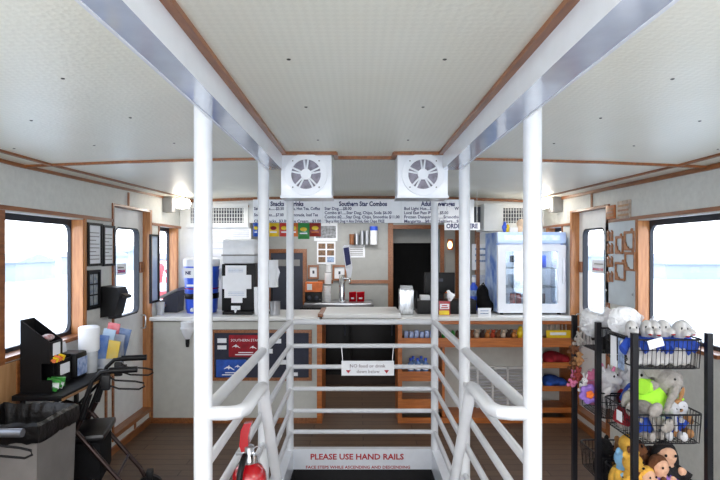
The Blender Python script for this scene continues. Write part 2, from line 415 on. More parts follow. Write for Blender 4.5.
# wall battens, jambs, doors and windows on both side walls
def side_fittings(s, wx, W, D, B, wi, di):
    """s=+1 wall on the +x side; W window, D door, B small window beyond the counter"""
    def bx(mb, a, b, y0, y1, z0, z1): return mb.box(min(wx-s*a, wx-s*b), max(wx-s*a, wx-s*b), y0, y1, z0, z1)   # a,b measured into the room
    # batten above the window line and down each side
    m = MB(); bx(m, 0, .012, Y0, D[0]-.005, 1.853, 1.878); bx(m, 0, .012, D[1]+.03, DB, B[3]+.0, B[3]+.025)
    bx(m, 0, .012, D[0]+.26, D[0]+.282, D[3]+.02, 2.12)
    trim(m, WOOD, smooth=False)
    # jamb linings: window far side, door far side, lintels
    m = MB()
    bx(m, -.1, .006, W[1]-.018, W[1], W[2], W[3]); bx(m, 0, .01, W[1], W[1]+.03, W[2]-.02, W[3]+.01)
    bx(m, -.1, .01, D[1]-.02, D[1], D[2], D[3]); bx(m, 0, .012, D[1]-.02, D[1]+.022, 0, D[3]+.02)
    bx(m, -.1, .006, B[1]-.015, B[1], B[2], B[3]); bx(m, 0, .01, B[1], B[1]+.03, B[2]-.02, B[3])
    trim(m, WOODV, smooth=False)
    m = MB()
    bx(m, 0, .012, D[0]-(.022 if s < 0 else .05), D[0], 0.1, D[3]+.02); bx(m, -.1, .012, D[0], D[1], D[3], D[3]+.02)
    bx(m, -.1, .02, D[0], D[1]-.02, D[2]-.03, D[2]+.006); bx(m, 0, .01, W[1]+.06, D[0]-.03, .93, .955)
    bx(m, -.1, .02, W[0], W[1], W[2]-.02, W[2]+.004); bx(m, -.1, .02, B[0], B[1], B[2]-.02, B[2]+.004)
    bx(m, 0, .01, B[0]-.022, B[0], B[2]-.02, B[3])
    trim(m, WOOD, smooth=False)
    m = MB(); bx(m, 0, .014, 2.9, DB, 0, .06)
    o = struct(m, 'baseboard_' + ('right' if s > 0 else 'left'), WOOD, smooth=False)
    # windows
    for k, w in enumerate((W, B) + tuple((RW if s > 0 else LW)[:2])):
        o = bpy.data.objects.new('window_%d' % (wi+k), None); C.objects.link(o); o.location = (wx+s*.08, (w[0]+w[1])/2, w[2]); o['kind'] = 'structure'
        fr = MB(); p = .027
        ring_frame(fr, rr(w[0], w[1], w[2], w[3], .001), rr(w[0]+p, w[1]-p, w[2]+p, w[3]-p-.012, .06), wx+s*.075, wx+s*.1, 'x')
        fr.build('window_frame', RUBBER, o)
        MB().box(wx+s*.088-.003, wx+s*.088+.003, w[0]+.01, w[1]-.01, w[2]+.01, w[3]-.01).build('pane', GLASS, o, smooth=False)
    # door leaf with rounded light
    o = bpy.data.objects.new('door_%d' % di, None); C.objects.link(o); o.location = (wx+s*.08, D[0], D[2]); o['kind'] = 'structure'
    g0, g1, z0, z1 = D[0]+.17, D[1]-.11, Z(314, 4.6), Z(229, 4.6)
    fr = MB(); n = 5
    ring_frame(fr, rr(D[0]+.002, D[1]-.022, D[2]+.007, D[3]-.002, .001), rr(g0, g1, z0, z1, .06), wx+s*.06, wx+s*.1, 'x')
    fr.build('door_leaf', WALLW, o)
    gk = MB(); ring_frame(gk, rr(g0-.010, g1+.010, z0-.010, z1+.010, .066), rr(g0+.004, g1-.004, z0+.004, z1-.004, .055), wx+s*.057, wx+s*.104, 'x')
    gk.build('gasket', RUBBER, o)
    MB().box(wx+s*.08-.003, wx+s*.08+.003, g0, g1, z0, z1).build('pane', GLASS, o, smooth=False)
    h = MB(); hy = D[1]-.065; hz = Z(322, 4.8)
    h.tube([(wx+s*.06, hy, hz+.06), (wx+s*.02, hy, hz+.06), (wx+s*.015, hy, hz+.045), (wx+s*.015, hy, hz-.045), (wx+s*.02, hy, hz-.06), (wx+s*.06, hy, hz-.06)], .007)
    h.build('door_handle', CHROME, o)
    lk = MB().box(min(wx+s*.045, wx+s*.06), max(wx+s*.045, wx+s*.06), D[1]-.1, D[1]-.03, 1.42, 1.52); lk.build('lock_plate', WOOD, o)
    return o
side_fittings(-1, XL, LW[2], LW[3], LW[4], 1, 1)
side_fittings(1, XR, RW[2], RW[3], RW[4], 5, 2)
# lower wall battens under the shelf, tan ply panel below the near window
trim(MB().box(XL, XL+.012, 4.02, 4.045, .06, .95).box(XL, XL+.012, 4.55, 4.57, .02, .12), WOOD, smooth=False)
trim(MB().box(XL, XL+.015, 1.6, 2.96, .1, 1.0), TAN, smooth=False)
trim(MB().box(XL, XL+.02, 2.96, 2.985, .06, 1.0).box(XL, XL+.018, 2.80, 2.862, 1.0, 1.85), WOOD, smooth=False)
# galley battens
trim(MB().box(X(349, GB), X(392, GB), GB-.015, GB, Z(283.5, GB), Z(280, GB)).box(X(318, GB), X(333, GB), GB-.015, GB, Z(283.5, GB), Z(280, GB)), WOOD, smooth=False)
trim(MB().box(X(388, GB), X(393, GB), GB-.02, GB, 0, Z(200, GB)).box(X(393, GB), X(460, GB), GB-.02, GB, Z(229, GB), Z(225, GB)).box(X(440, GB), X(444, GB), GB-.02, GB, 0, Z(229, GB)).box(X(455, GB), X(460, GB), GB-.02, GB, 0, Z(229, GB)), WOOD, smooth=False)
trim(MB().box(1.30, 1.34, DB-.012, DB+.06, 1.0, 1.93).box(XL, -1.2, DB-.012, DB, 2.10, 2.125).box(1.34, XR, DB-.012, DB, 2.10, 2.125), WOOD, smooth=False)
# beige strip over the dark passage
trim(MB().box(dx0, dx1, GB+.3, GB+.34, Z(243, GB+.3), 2.3), GALW, smooth=False)

# stairwell
m = MB()
m.box(-.60, HX0, 1.85, 4.15, -.10, .06).box(HX1, .67, 1.85, 4.15, -.10, .06).box(HX0, HX1, HY1, 4.15, -.10, .06)
well = thing('stairwell_coaming', 'white raised coaming around the open stairwell with red lettering', 'coaming', (.035, 4.1, 0))
m.build('coaming_board', WHITE, well, smooth=False)
text('PLEASE USE HAND RAILS', X(357, 4.1), HY1-.001, Z(457, 4.1), .062, INKR, well, sx=1.08, bold=.0016)
text('FACE STEPS WHILE ASCENDING AND DESCENDING', X(358, 4.1), HY1-.001, Z(467.3, 4.1), .031, INKR, well, sx=1.14, bold=.0006)
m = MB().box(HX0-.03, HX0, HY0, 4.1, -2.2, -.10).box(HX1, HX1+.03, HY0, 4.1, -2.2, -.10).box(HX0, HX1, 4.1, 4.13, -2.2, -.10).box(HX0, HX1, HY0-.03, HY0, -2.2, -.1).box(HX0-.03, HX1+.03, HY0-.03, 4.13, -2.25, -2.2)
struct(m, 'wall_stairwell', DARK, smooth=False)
st = thing('companionway_steps', 'steep dark steps going down inside the stairwell opening', 'stairs', (.035, 2.0, -2.2))
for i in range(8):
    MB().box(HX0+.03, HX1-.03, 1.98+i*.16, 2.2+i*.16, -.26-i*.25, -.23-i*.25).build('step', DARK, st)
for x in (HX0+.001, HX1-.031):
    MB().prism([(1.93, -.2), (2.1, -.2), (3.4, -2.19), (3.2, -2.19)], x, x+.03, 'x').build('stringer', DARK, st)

# ------------------------------------------------------------------ stair railing
PL, PRX = -.536, .604
RZ = [1.063, .874, .709, .535, .362, .197]
PD = [1.8, 2.95, 4.1]
rl = thing('stair_railing', 'white tubular guard railing on three sides of the stairwell', 'railing', (.034, 2.95, .0))
for x in (PL, PRX):
    for i, d in enumerate(PD):
        top = 2.15 if i < 2 else EYE + .5
        z0 = .0 if i == 0 else .06
        MB().tube([(x, d, z0), (x, d, top)], .0315 if i < 2 else .029, 20).build('post', RAILW, rl)
    for k, z in enumerate(RZ):
        MB().tube([(x, PD[0], z), (x, PD[2], z)], .024 if k == 0 else .017, 12).build('side_rail', RAILW, rl)
for k, z in enumerate(RZ):
    MB().tube([(PL, 4.1, z), (PRX, 4.1, z)], .022 if k == 0 else .0175, 12).build('cross_rail', RAILW, rl)
for s, px, gx in ((1, PL, -.40), (-1, PRX, .475)):
    z = 1.065
    pts = [(px, 1.8, z), (gx-s*.055, 1.8, z), (gx-s*.02, 1.812, z), (gx, 1.85, z), (gx, 2.12, z), (gx, 2.18, z-.01), (gx, 2.215, z-.045), (gx, 2.235, z-.09), (gx, 2.57, .49), (gx, 3.2, -.6)]
    MB().tube(pts, .0245, 14).build('handrail', RAILW, rl)

# hanging notice
hs = thing('hanging_notice', 'white hanging notice about no food or drink below, on the far rails', 'sign', (X(368, 4.06), 4.06, Z(376, 4.06)))
MB().box(X(341.5, 4.06), X(394, 4.06), 4.058, 4.068, Z(375.5, 4.06), Z(361, 4.06)).build('board', PAPER, hs)
for p in (342, 393):
    t = 341.5 if p == 342 else 393.5
    MB().tube([P(t, 345, 4.075), P(p+(.8 if p < 360 else -.8), 363, 4.066)], .0022, 6).build('cord', STEEL, hs)
text('NO food or drink', X(367.5, 4.06), 4.057, Z(366, 4.06), .036, INKG, hs, sx=1.05)
text('down below', X(368, 4.06), 4.057, Z(371.5, 4.06), .034, INKG, hs, sx=1.05)
for p in (348.3, 386.5):
    MB().prism([(X(p-2.4, 4.06), Z(370, 4.06)), (X(p+2.4, 4.06), Z(370, 4.06)), (X(p, 4.06), Z(373.4, 4.06))], 4.0555, 4.058, 'y').build('arrow_mark', INKR, hs)

# ------------------------------------------------------------------ speakers
def speaker(x0, x1, label):
    d = 2.92; z1, z0 = EYE+.548, Z(195.8, d); cx = (x0+x1)/2; cz = Z(174.5, d)
    t = thing('speaker_box', label, 'speaker', (cx, d, z0), 'boxed speakers at the beam ends')
    MB().box(x0, x1, d, d+.2, z0, z1, bev=.004).build('enclosure', WHITE, t)
    MB().box(x0-.004, x1+.004, d-.004, d+.204, z0-.012, z0+.002).build('base_lip', WHITE, t)
    g = MB(); r = .118
    n = 40
    c = lambda rad: [(cx+rad*math.cos(2*PI*i/n), cz+rad*math.sin(2*PI*i/n)) for i in range(n)]
    ring_frame(g, c(r), c(.083), d-.018, d, 'y')
    g.build('bezel', WHITE, t)
    MB().prism(c(.089), d-.004, d-.002, 'y').build('cone', mat('speaker cone', (128, 124, 138), .4, var=.2, scale=30), t)
    s = MB()
    s.prism(c(.03), d-.02, d-.006, 'y')
    for i in range(5):
        for o in (-.16, .16):
            a = math.radians(90+72*i)+o*1.1
            a2 = math.radians(90+72*i)+o*.55
            s.tube([(cx+.022*math.cos(a), d-.012, cz+.022*math.sin(a)), (cx+.092*math.cos(a2+o*.3), d-.012, cz+.092*math.sin(a2+o*.3))], .0056, 6)
    s.build('spoke_grille', WHITE, t)
    for i in range(4):
        a = math.radians(45+90*i); MB().sph((cx+.104*math.cos(a), d-.019, cz+.104*math.sin(a)), (.004, .003, .004), 8).build('screw', SCREW, t)
speaker(X(281, 2.92), X(331.5, 2.92), 'white boxed round speaker at the end of the beam above the snack menu')
speaker(X(397.5, 2.92), X(448, 2.92), 'white boxed round speaker at the end of the beam above the beverage menu')

# ------------------------------------------------------------------ counter
CD, WT = 4.9, 1.0
def on(px0, px1, py_top, d, depth): return X(px0, d), X(px1, d), d, d+depth, WT, Z(py_top, d)
cl = thing('serving_counter', 'pale panelled counter front carrying the framed notice board', 'counter', (-1.2, CD, 0))
MB().box(XL+.002, X(318, CD), CD, CD+.05, .0, .955).build('front_panel', PANELG, cl, smooth=False)
MB().box(X(317, CD), X(322, CD), CD-.012, CD+.55, 0, .955).build('end_post', WOODS, cl)
MB().box(XL+.002, XL+.03, CD-.012, CD, 0, .955).build('corner_batten', WOOD, cl)
MB().box(XL+.03, X(317, CD), CD-.012, CD, 0, .05).build('kick_batten', WOOD, cl)
w = MB().box(XL+.002, X(320, CD), CD-.03, CD+.6, .965, WT, bev=.006)
one(w, 'worktop', COUNTER, 'white worktop carrying the blue water cooler', 'worktop')
w = MB().box(X(401, CD), XR-.002, CD-.03, CD+.6, .965, WT, bev=.006)
one(w, 'worktop', COUNTER, 'white worktop carrying the glass-door display fridge', 'worktop')
w = thing('counter_flap', 'white lift-up counter flap across the gap with a wooden end', 'counter flap', (0, CD, WT))
MB().box(X(322, CD), X(401, CD), CD-.03, CD+.6, .985, 1.03, bev=.012).build('flap_top', COUNTER, w)
MB().box(X(318, CD), X(323.5, CD), CD-.04, CD+.5, 1.002, 1.034, bev=.006).build('flap_end', WOOD, w)

# open shelf unit under the right-hand worktop
su = thing('counter_shelves', 'orange wooden open shelf unit under the fridge end of the counter', 'shelf unit', (1.2, CD, 0))
xa, xb, xm, xn = X(402, CD), X(577, CD), X(444, CD), X(540, CD)
MB().box(xa, xb, CD+.33, CD+.36, 0, .955).build('back_panel', PANELG, su, smooth=False)
for a, b in ((xa-.04, xa), (xb-.04, xb)):
    MB().box(a, b, CD-.01, CD+.33, 0, .96).build('side_panel', WOODS, su)
for a in (xm, xn): MB().box(a-.012, a+.012, CD+.03, CD+.33, .05, .76).build('divider', WOODS, su)
def shelf(a, b, zt, h):
    pl = zt-h if h < .06 else zt-.05
    MB().box(a, b, CD+.005, CD+.33, pl, pl+.02).box(a, b, CD-.01, CD+.008, zt-h, zt).build('shelf', WOODS, su)
shelf(xa, xb-.04, Z(338, CD), .085)
MB().box(xa, xb-.04, CD-.005, CD+.01, .93, .962).build('top_rail', WOODS, su)
for y0, y1 in ((371.5, 381), (399, 408.5)): shelf(xa, xm, Z(y0, CD), (y1-y0)*CD/F)
for y0, y1 in ((362.5, 368), (386, 391), (407.5, 412.5)): shelf(xn, xb-.04, Z(y0, CD), (y1-y0)*CD/F)
MB().box(xa, xb-.04, CD-.008, CD+.02, 0, .05).box(xm+.012, xn-.012, CD+.02, CD+.33, .0, .05).build('kick_board', WOODS, su)
S1, S2, SR1, SR2 = Z(338, CD)-.03, Z(371.5, CD)-.03, Z(362.5, CD)-.032, Z(386, CD)-.03
# louvred panel leaning inside
lv = thing('louvred_panel', 'white louvred vent panel at the back of the open middle bay', 'vent panel', (X(494, CD+.31), CD+.3, .1))
dl = CD+.31
fr = MB()
for p in (463, 477.5, 492.5, 507.5, 524): fr.box(X(p-1, dl), X(p+1, dl), dl-.012, dl+.012, Z(409, dl), Z(367, dl))
for q in (367.5, 409): fr.box(X(462, dl), X(525, dl), dl-.012, dl+.012, Z(q+1, dl), Z(q-1, dl))
fr.build('frame', WALLW, lv)
sl = MB()
for i in range(13):
    z = Z(369.5+i*3.05, dl); sl.box(X(463, dl), X(524, dl), dl-.006, dl+.008, z-.008, z+.006, rot=Euler((.6, 0, 0)))
sl.build('louver', mat('pale louver', (196, 198, 204), .6), lv)

# items on the shelves
def small_bottle(x, y, z, label, group):
    t = thing('water_bottle', label, 'bottle', (x, y, z), group)
    MB().lathe(x, y, [(.026, z), (.028, z+.01), (.028, z+.09), (.012, z+.112), (.012, z+.12)], 14).build('bottle_body', mat('pale blue bottle', (120, 160, 220), .2, var=.2, trans=.15), t)
    MB().lathe(x, y, [(.014, z+.119), (.014, z+.14), (.012, z+.142)], 12).build('cap', BLUEP, t)
    MB().lathe(x, y, [(.0285, z+.035), (.0285, z+.075)], 14).build('paper_band', PAPER, t)
    return t
b0 = None
for i, (p, dd) in enumerate(((411, .04), (418, .04), (426, .04), (413.5, .13), (421.5, .13))):
    xx = X(p, CD+dd)
    small_bottle(xx, CD+dd+.03, S2, 'small blue water bottle in the cluster on the second shelf', 'blue bottles on the second shelf')
for i in range(6):
    xx = X(406+i*5.2, CD+.1)
    mm = MB().box(xx-.02, xx+.02, CD+.07, CD+.12, S1, S1+.085+random.uniform(-.01, .015), bev=.01)
    one(mm, 'blue_packet', mat('blue foil packet', (44, 80, 170), .35, rgb2=(190, 205, 235), scale=30), 'small blue and white packet in the row on the top shelf', 'packet', 'blue packets on the top shelf')
for i in range(5):
    xx = X(439+i*4.6, CD+.1); g = i % 2
    mm = MB().sph((xx, CD+.1, S1+.045), (.02, .025, .045), 12)
    one(mm, 'candy_bag', GREEN if g else mat('dark candy', (70, 50, 40), .4), ('green' if g else 'dark brown')+' candy bag on the top shelf behind the railing posts', 'candy', 'candy bags on the top shelf')
for i in range(10):
    xx = X(466+i*5.3, CD+.1); cc = [(180, 70, 40), (120, 70, 40), (210, 190, 170), (60, 40, 34), (190, 120, 60)][i % 5]
    mt = mat('toy fur %d' % (i % 5), cc, .9, bump=.5)
    nm = ['red-brown', 'brown', 'cream', 'dark brown', 'tan'][i % 5]
    mm = MB().sph((xx, CD+.1, S1+.04), (.024, .03, .035), 12).sph((xx+.004, CD+.075, S1+.08), (.018, .018, .016), 12).sph((xx-.012, CD+.08, S1+.094), .007, 8).sph((xx+.018, CD+.08, S1+.094), .007, 8)
    one(mm, 'toy_animal', mt, nm+' toy animal in the row along the middle of the top shelf', 'toy', 'toy animals on the top shelf')
yx0, yx1 = X(519, CD+.05), X(524, CD+.05)
one(MB().sph((X(520, CD+.1), CD+.1, S1+.06), (.03, .03, .06), 14).sph((X(520, CD+.1), CD+.08, S1+.11), .022, 12), 'toy_duck', YEL, 'yellow toy duck at the end of the toy row on the top shelf', 'toy', fuse=.006)
yb = thing('sweets_box', 'yellow open display box of wrapped sticks on the top shelf', 'box', (X(557, CD+.05), CD+.1, S1))
MB().prism([(X(547, CD+.05), S1), (X(571, CD+.05), S1), (X(572.5, CD+.05), S1+.095), (X(546, CD+.05), S1+.095)], CD+.05, CD+.055, 'y').box(X(547, CD+.05), X(571, CD+.05), CD+.05, CD+.2, S1, S1+.006).build('tray', YEL, yb)
MB().box(X(550, CD+.05), X(566, CD+.05), CD+.046, CD+.05, S1+.05, S1+.075).build('paper_label', PAPER, yb)
for i in range(8):
    xx = X(548+i*3, CD+.1); MB().tube([(xx, CD+.09+.01*(i % 3), S1+.02), (xx+random.uniform(-.01, .01), CD+.1, S1+.15)], .006, 6).build('stick', mat('wrapper', (210, 190, 180), .3, var=.2, scale=40), yb)
def cloth_heap(px0, px1, q0, zb_, m, name, label, cat):
    mb = MB(); d = CD+.1; x0, x1 = X(px0, d), X(px1, d); h = Z(q0, d)-zb_
    mb.sph(((x0*.6+x1*.4), d+.05, zb_+h*.42), ((x1-x0)*.38, .1, h*.5), 16)
    mb.sph(((x0*.25+x1*.75), d+.04, zb_+h*.3), ((x1-x0)*.26, .09, h*.36), 16).sph((x0+(x1-x0)*.2, d, zb_+h*.3), ((x1-x0)*.2, .08, h*.35), 14)
    return one(mb, name, m, label, cat, fuse=.008)
cloth_heap(543, 572, 351, SR1, REDC, 'folded_shirt', 'crumpled dark red shirt on the upper short shelf beside the basket rack', 'shirt')
cloth_heap(543, 568, 375, SR2, BLUEC, 'folded_shirt', 'crumpled blue shirt on the lower short shelf beside the basket rack', 'shirt')

# notice board on the left counter front
nb = thing('notice_board', 'wood framed dark notice board with shirts pinned to the counter front', 'notice board', (X(262, CD), CD-.02, Z(381, CD)))
x0, x1, z0, z1 = X(212, CD), X(312, CD), Z(380, CD), Z(329.5, CD)
MB().box(x0, x1, CD-.018, CD-.002, z0, z1).build('board_panel', mat('dark felt', (50, 52, 66), .9, var=.08), nb)
fr = MB(); p = .028
fr.box(x0, x1, CD-.03, CD-.002, z1-p, z1).box(x0, x1, CD-.03, CD-.002, z0, z0+p).box(x0, x0+p, CD-.03, CD-.002, z0+p, z1-p).box(x1-p, x1, CD-.03, CD-.002, z0+p, z1-p)
fr.build('frame', WOOD, nb)
def dolphin(cx, cz, s, y):
    """leaping dolphin outline"""
    top = [(-1, -.28), (-.82, -.1), (-.5, .16), (-.12, .28), (-.02, .48), (.14, .52), (.16, .26), (.5, .1), (.8, -.12), (.92, -.3), (1.12, -.22), (1.1, -.34), (1.2, -.5), (1.0, -.44), (.84, -.4), (.5, -.18), (.2, -.08), (.1, -.34), (-.06, -.36), (-.1, -.1), (-.5, -.1), (-.78, -.26)]
    return [(cx+s*a, cz+s*b) for a, b in top]
def shirt_print(px0, px1, q0, q1, m, name, label, lines, dol):
    t = thing(name, label, 'shirt', ((X(px0, CD)+X(px1, CD))/2, CD-.03, Z(q1, CD)), 'folded shirts pinned to the board')
    ax0, ax1, az0, az1 = X(px0, CD), X(px1, CD), Z(q1, CD), Z(q0, CD)
    MB().box(ax0, ax1, CD-.034, CD-.019, az0, az1, bev=.006).build('folded_cloth', m, t)
    for s, fx, fz, sz in lines: text(s, ax0+(ax1-ax0)*fx, CD-.0352, az0+(az1-az0)*fz, sz, PAPER, t)
    for k in range(2): MB().box(ax0+(ax1-ax0)*(.2+.1*k), ax1-(ax1-ax0)*(.15+.1*k), CD-.036, CD-.034, az0+.02+.02*k, az0+.028+.02*k).build('print_line', PAPER, t)
    for k, (fx, fz, s) in enumerate(dol):
        MB().prism(dolphin(ax0+(ax1-ax0)*fx, az0+(az1-az0)*fz, s, 0), CD-.0362, CD-.0345, 'y').build('printed_dolphin', PAPER, t, smooth=False)
shirt_print(229.5, 262, 334.5, 356.5, REDC, 'folded_shirt', 'red printed shirt pinned at the top of the notice board', [('SOUTHERN STAR', .5, .76, .034)], [(.22, .5, .035), (.74, .45, .03)])
shirt_print(217, 247, 359, 376.5, BLUEC, 'folded_shirt', 'blue printed shirt with white dolphins pinned low on the notice board', [], [(.42, .55, .045), (.72, .62, .03)])
for i, (a, b, c, e) in enumerate(((218, 227, 338, 342.5), (218, 227, 345, 349), (271, 281.5, 338.5, 343), (266, 273, 348.5, 353), (279, 287, 359.5, 364), (294, 298, 372, 375.5))):
    lab = ['upper white card left of the red shirt on the notice board', 'lower white card beneath another, beside the red shirt on the board', 'wide white card at the top right area of the notice board', 'small white card just behind the second railing post on the board', 'white card halfway down the notice board near the far corner post', 'tiny white card at the lower corner of the notice board'][i]
    one(MB().box(X(a, CD), X(b, CD), CD-.022, CD-.019, Z(e, CD), Z(c, CD)), 'notice_card', PAPER, lab, 'card', 'cards pinned to the notice board')

# ------------------------------------------------------------------ menu boards
def menu(px0, px1, label, title, lines, tpx):
    d = 5.08
    t = thing('menu_board', label, 'menu board', ((X(px0, d)+X(px1, d))/2, d, Z(222.5, d)), 'menu boards above the counter')
    MB().box(X(px0, d), X(px1, d), d, d+.012, Z(222.8, d), Z(199.5, d)).build('board', mat('pale menu board', (246, 247, 251), .4, var=.02), t)
    text(title[0], X(tpx, d), d-.002, Z(204.0, d), .062, INK, t, bold=.0022, fit=title[1]*d/F)
    for k, (s, px, wpx) in enumerate(lines):
        text(s, X(px, d), d-.002, Z(208.7+k*(12.6/max(1, len(lines)-1)), d), .041, INK, t, align='LEFT', bold=.0008, fit=wpx*d/F)
    for p in (px0+4, px1-4): MB().tube([(X(p, d), d+.02, Z(200.5, d)), (X(p, d), d+.02, ch(X(p, d))+rise(d)+.002)], .003, 6).build('hanger', STEEL, t)
menu(253, 322.7, 'pale menu board of snacks and drinks at the chip bag end', ('Snacks    Drinks', 33), [('Sandwiches.......$3.50    Soda, Hot Tea, Coffee', 254, 66), ('Snow Cones.....$7.00      Lemonade, Iced Tea', 254, 64), ('Chips, Snacks...$3.00   Ice Cream....$3.00', 254, 67)], 287)
menu(323, 401, 'pale menu board of hot dog combos in the middle', ('Southern Star Combos', 48), [('Star Dog.....$8.00', 324.5, 27), ('Combo #1.....Star Dog, Chips, Soda $6.00', 324.5, 67), ('Combo #2.....Star Dog, Chips, Smoothie $11.00', 324.5, 75), ('*Buy a Hot Dog + Any Drink, Get Chips FREE', 324.5, 60)], 363)
menu(401.4, 474, 'pale menu board of adult beverages next to the order sign', ('Adult Beverages', 34), [('Bud Light Hue....$7.00               Wine', 404, 59), ('Local East Pass IPA........$5.00', 404, 44), ('Frozen Daiquiris..........Smoothies also', 404, 66), ('Margarita....$8.00   Seltzers....$6.00', 404, 62)], 438)
d = 5.0
os_ = thing('order_sign', 'white hanging order here sign with navy capitals', 'sign', (X(462, d), d, Z(230, d)))
MB().box(X(444.5, d), X(480, d), d, d+.01, Z(230, d), Z(222.5, d)).build('board', PAPER, os_)
text('ORDER HERE', X(462, d), d-.002, Z(226.3, d), .062, INK, os_, bold=.002, fit=X(478, 5)-X(446.5, 5))
for p in (447, 477): MB().tube([P(p, 223, d+.005), (X(p, d), d+.005, ch(X(p, d))+rise(d)+.002)], .0025, 6).build('cord', STEEL, os_)

# chip bags hanging under the snack board
cb = [(253, 259.5, 'blue', (40, 90, 190)), (268.5, 279, 'yellow', (235, 195, 40)), (279.5, 289, 'bright red', (205, 60, 50)), (290.5, 298, 'orange', (226, 120, 50)), (298, 309.5, 'green', (50, 140, 66)), (309.5, 321, 'dark red', (150, 44, 36))]
for a, b, n, c in cb:
    d = 5.125; xa_, xb_ = X(a, d), X(b, d); zt, zb_ = Z(222.2, d), Z(239 if n == 'green' else 236.5, d)
    t = thing('chip_bag', n+' chip bag clipped below the snack menu board', 'chip bag', ((xa_+xb_)/2, d, zb_), 'chip bags under the menu')
    g = MB(); nx, nz = 8, 10; vs = []
    for sgn in (-1, 1):
        for j in range(nz+1):
            for i in range(nx+1):
                u, v = i/nx, j/nz
                th = .022*(math.sin(PI*u)**.6)*(math.sin(PI*v)**.6)
                vs.append((xa_+(xb_-xa_)*u, d+sgn*(th+.0006), zb_+(zt-zb_)*v))
    N1 = (nx+1)*(nz+1); fc = []
    for sgn in (0, 1):
        for j in range(nz):
            for i in range(nx):
                k = sgn*N1+j*(nx+1)+i; fc.append((k, k+1, k+nx+2, k+nx+1))
    g.poly(vs, fc); g.build('foil_bag', mat(n+' chip foil', c, .3, var=.12, coat=.3), t)
    MB().sph(((xa_+xb_)/2, d-.021, (zt+zb_)/2+.012), ((xb_-xa_)*.3, .005, .02), 12).build('printed_emblem', YEL if n != 'yellow' else REDC, t)
    MB().box(xa_+.02, xb_-.02, d-.023, d-.0205, (zt+zb_)/2-.034, (zt+zb_)/2-.022).build('printed_band', PAPER if n != 'dark red' else ORANGE, t)
one(MB().box(X(254, 5.1), X(322, 5.1), 5.092, 5.13, Z(222.5, 5.1), Z(220.5, 5.1)), 'clip_strip', STEEL, 'metal clip strip holding the chip bags behind the snack menu', 'clip strip')

# ------------------------------------------------------------------ left counter things
d = 5.12
cx = X(197, d); r = X(215, d)-cx
wc = thing('water_cooler', 'blue insulated drink cooler with white lid on the worktop', 'drink cooler', (cx, d+.16, WT))
cy = d+.16
MB().lathe(cx, cy, [(r*.84, WT+.02), (r*.88, WT+.04), (r*.98, Z(268, d)), (r*.98, Z(266, d))], 32).build('cooler_body', BLUEP, wc)
MB().lathe(cx, cy, [(r*.82, WT), (r*.84, WT+.022)], 32).build('base_ring', BLUEP, wc)
MB().lathe(cx, cy, [(r*1.0, Z(266.5, d)), (r*1.02, Z(264, d)), (r*1.0, Z(259.5, d)), (r*.8, Z(257.5, d)), (0, Z(257, d))], 32).build('lid', WHITE, wc)
MB().lathe(cx, cy, [(r*.925, Z(299.5, d)), (r*.94, Z(299, d)), (r*.955, Z(294.5, d)), (r*.94, Z(294, d))], 32).build('strap', BLACK, wc)
MB().lathe(cx, cy, [(r*.945, Z(289.5, d)), (r*.955, Z(289, d)), (r*.96, Z(288.4, d))], 32).build('cord', RED, wc)
for s in (-1, 1):
    MB().tube([(cx+s*r*.98, cy, Z(269, d)), (cx+s*r*1.12, cy, Z(270, d)), (cx+s*r*1.0, cy, Z(281, d))], .012, 8).build('handle', WHITE, wc)
MB().box(X(184, d), X(207, d), cy-r*.98-.004, cy-r*.9, Z(278, d), Z(268, d)).build('paper_label', PAPER, wc)
text('NE', X(186, d), cy-r*.98-.005, Z(273, d), .042, INK, wc, align='LEFT', bold=.002)
MB().box(X(187, d), X(194, d), cy-r*.99, cy-r*.9, Z(286.5, d), Z(284.5, d)).build('print_line', PAPER, wc)
MB().tube([(X(194, d), cy-r*.9, WT+.05), (X(194, d), cy-r*.9-.06, WT+.05)], .016, 10).sph((X(194, d), cy-r*.9-.06, WT+.045), .02, 10).build('spigot', WHITE, wc)

cup = thing('cup_dispenser', 'white cup holder hanging below the worktop edge under the blue cooler', 'dispenser', (X(188, 4.84), 4.84, Z(347, 4.84)))
dd = 4.82; cxx = X(187.5, dd)
MB().lathe(cxx, dd, [(.022, Z(339, dd)), (.052, Z(332, dd)), (.06, Z(328, dd)), (.06, .965)], 16).build('tub', WHITE, cup)
MB().box(cxx-.03, cxx+.03, dd-.02, dd+.11, .955, .966).build('hook_plate', WHITE, cup)
MB().lathe(cxx, dd, [(.066, Z(329, dd)), (.067, Z(327.5, dd)), (.062, Z(327, dd))], 16).build('rim', WHITE, cup)
MB().lathe(cxx, dd, [(.014, Z(347, dd)), (.018, Z(344, dd)), (.02, Z(339, dd))], 12).build('spout', BLACK, cup)

gb = thing('plastic_bin', 'grey plastic bin of utensils beside the blue cooler', 'bin', (X(167, 5.25), 5.25, WT))
MB().prism([(X(164, 5.25), WT), (X(177, 5.25), WT), (X(178, 5.25), Z(291, 5.25)), (X(163, 5.25), Z(298, 5.25))], 5.25, 5.45, 'y').build('bin_body', GREYD, gb)
MB().prism([(X(160, 5.25), Z(296, 5.25)), (X(178, 5.25), Z(288, 5.25)), (X(178, 5.25), Z(290.5, 5.25)), (X(160, 5.25), Z(299, 5.25))], 5.24, 5.46, 'y').build('lid', GREYP, gb)
one(MB().lathe(X(160.5, 5.05), 5.05, [(.033, WT), (.042, Z(302, 5.05)), (.04, Z(302, 5.05)), (.031, WT+.005)], 16), 'plastic_cup', CLEARP, 'clear plastic cup near the wall end of the worktop', 'cup')

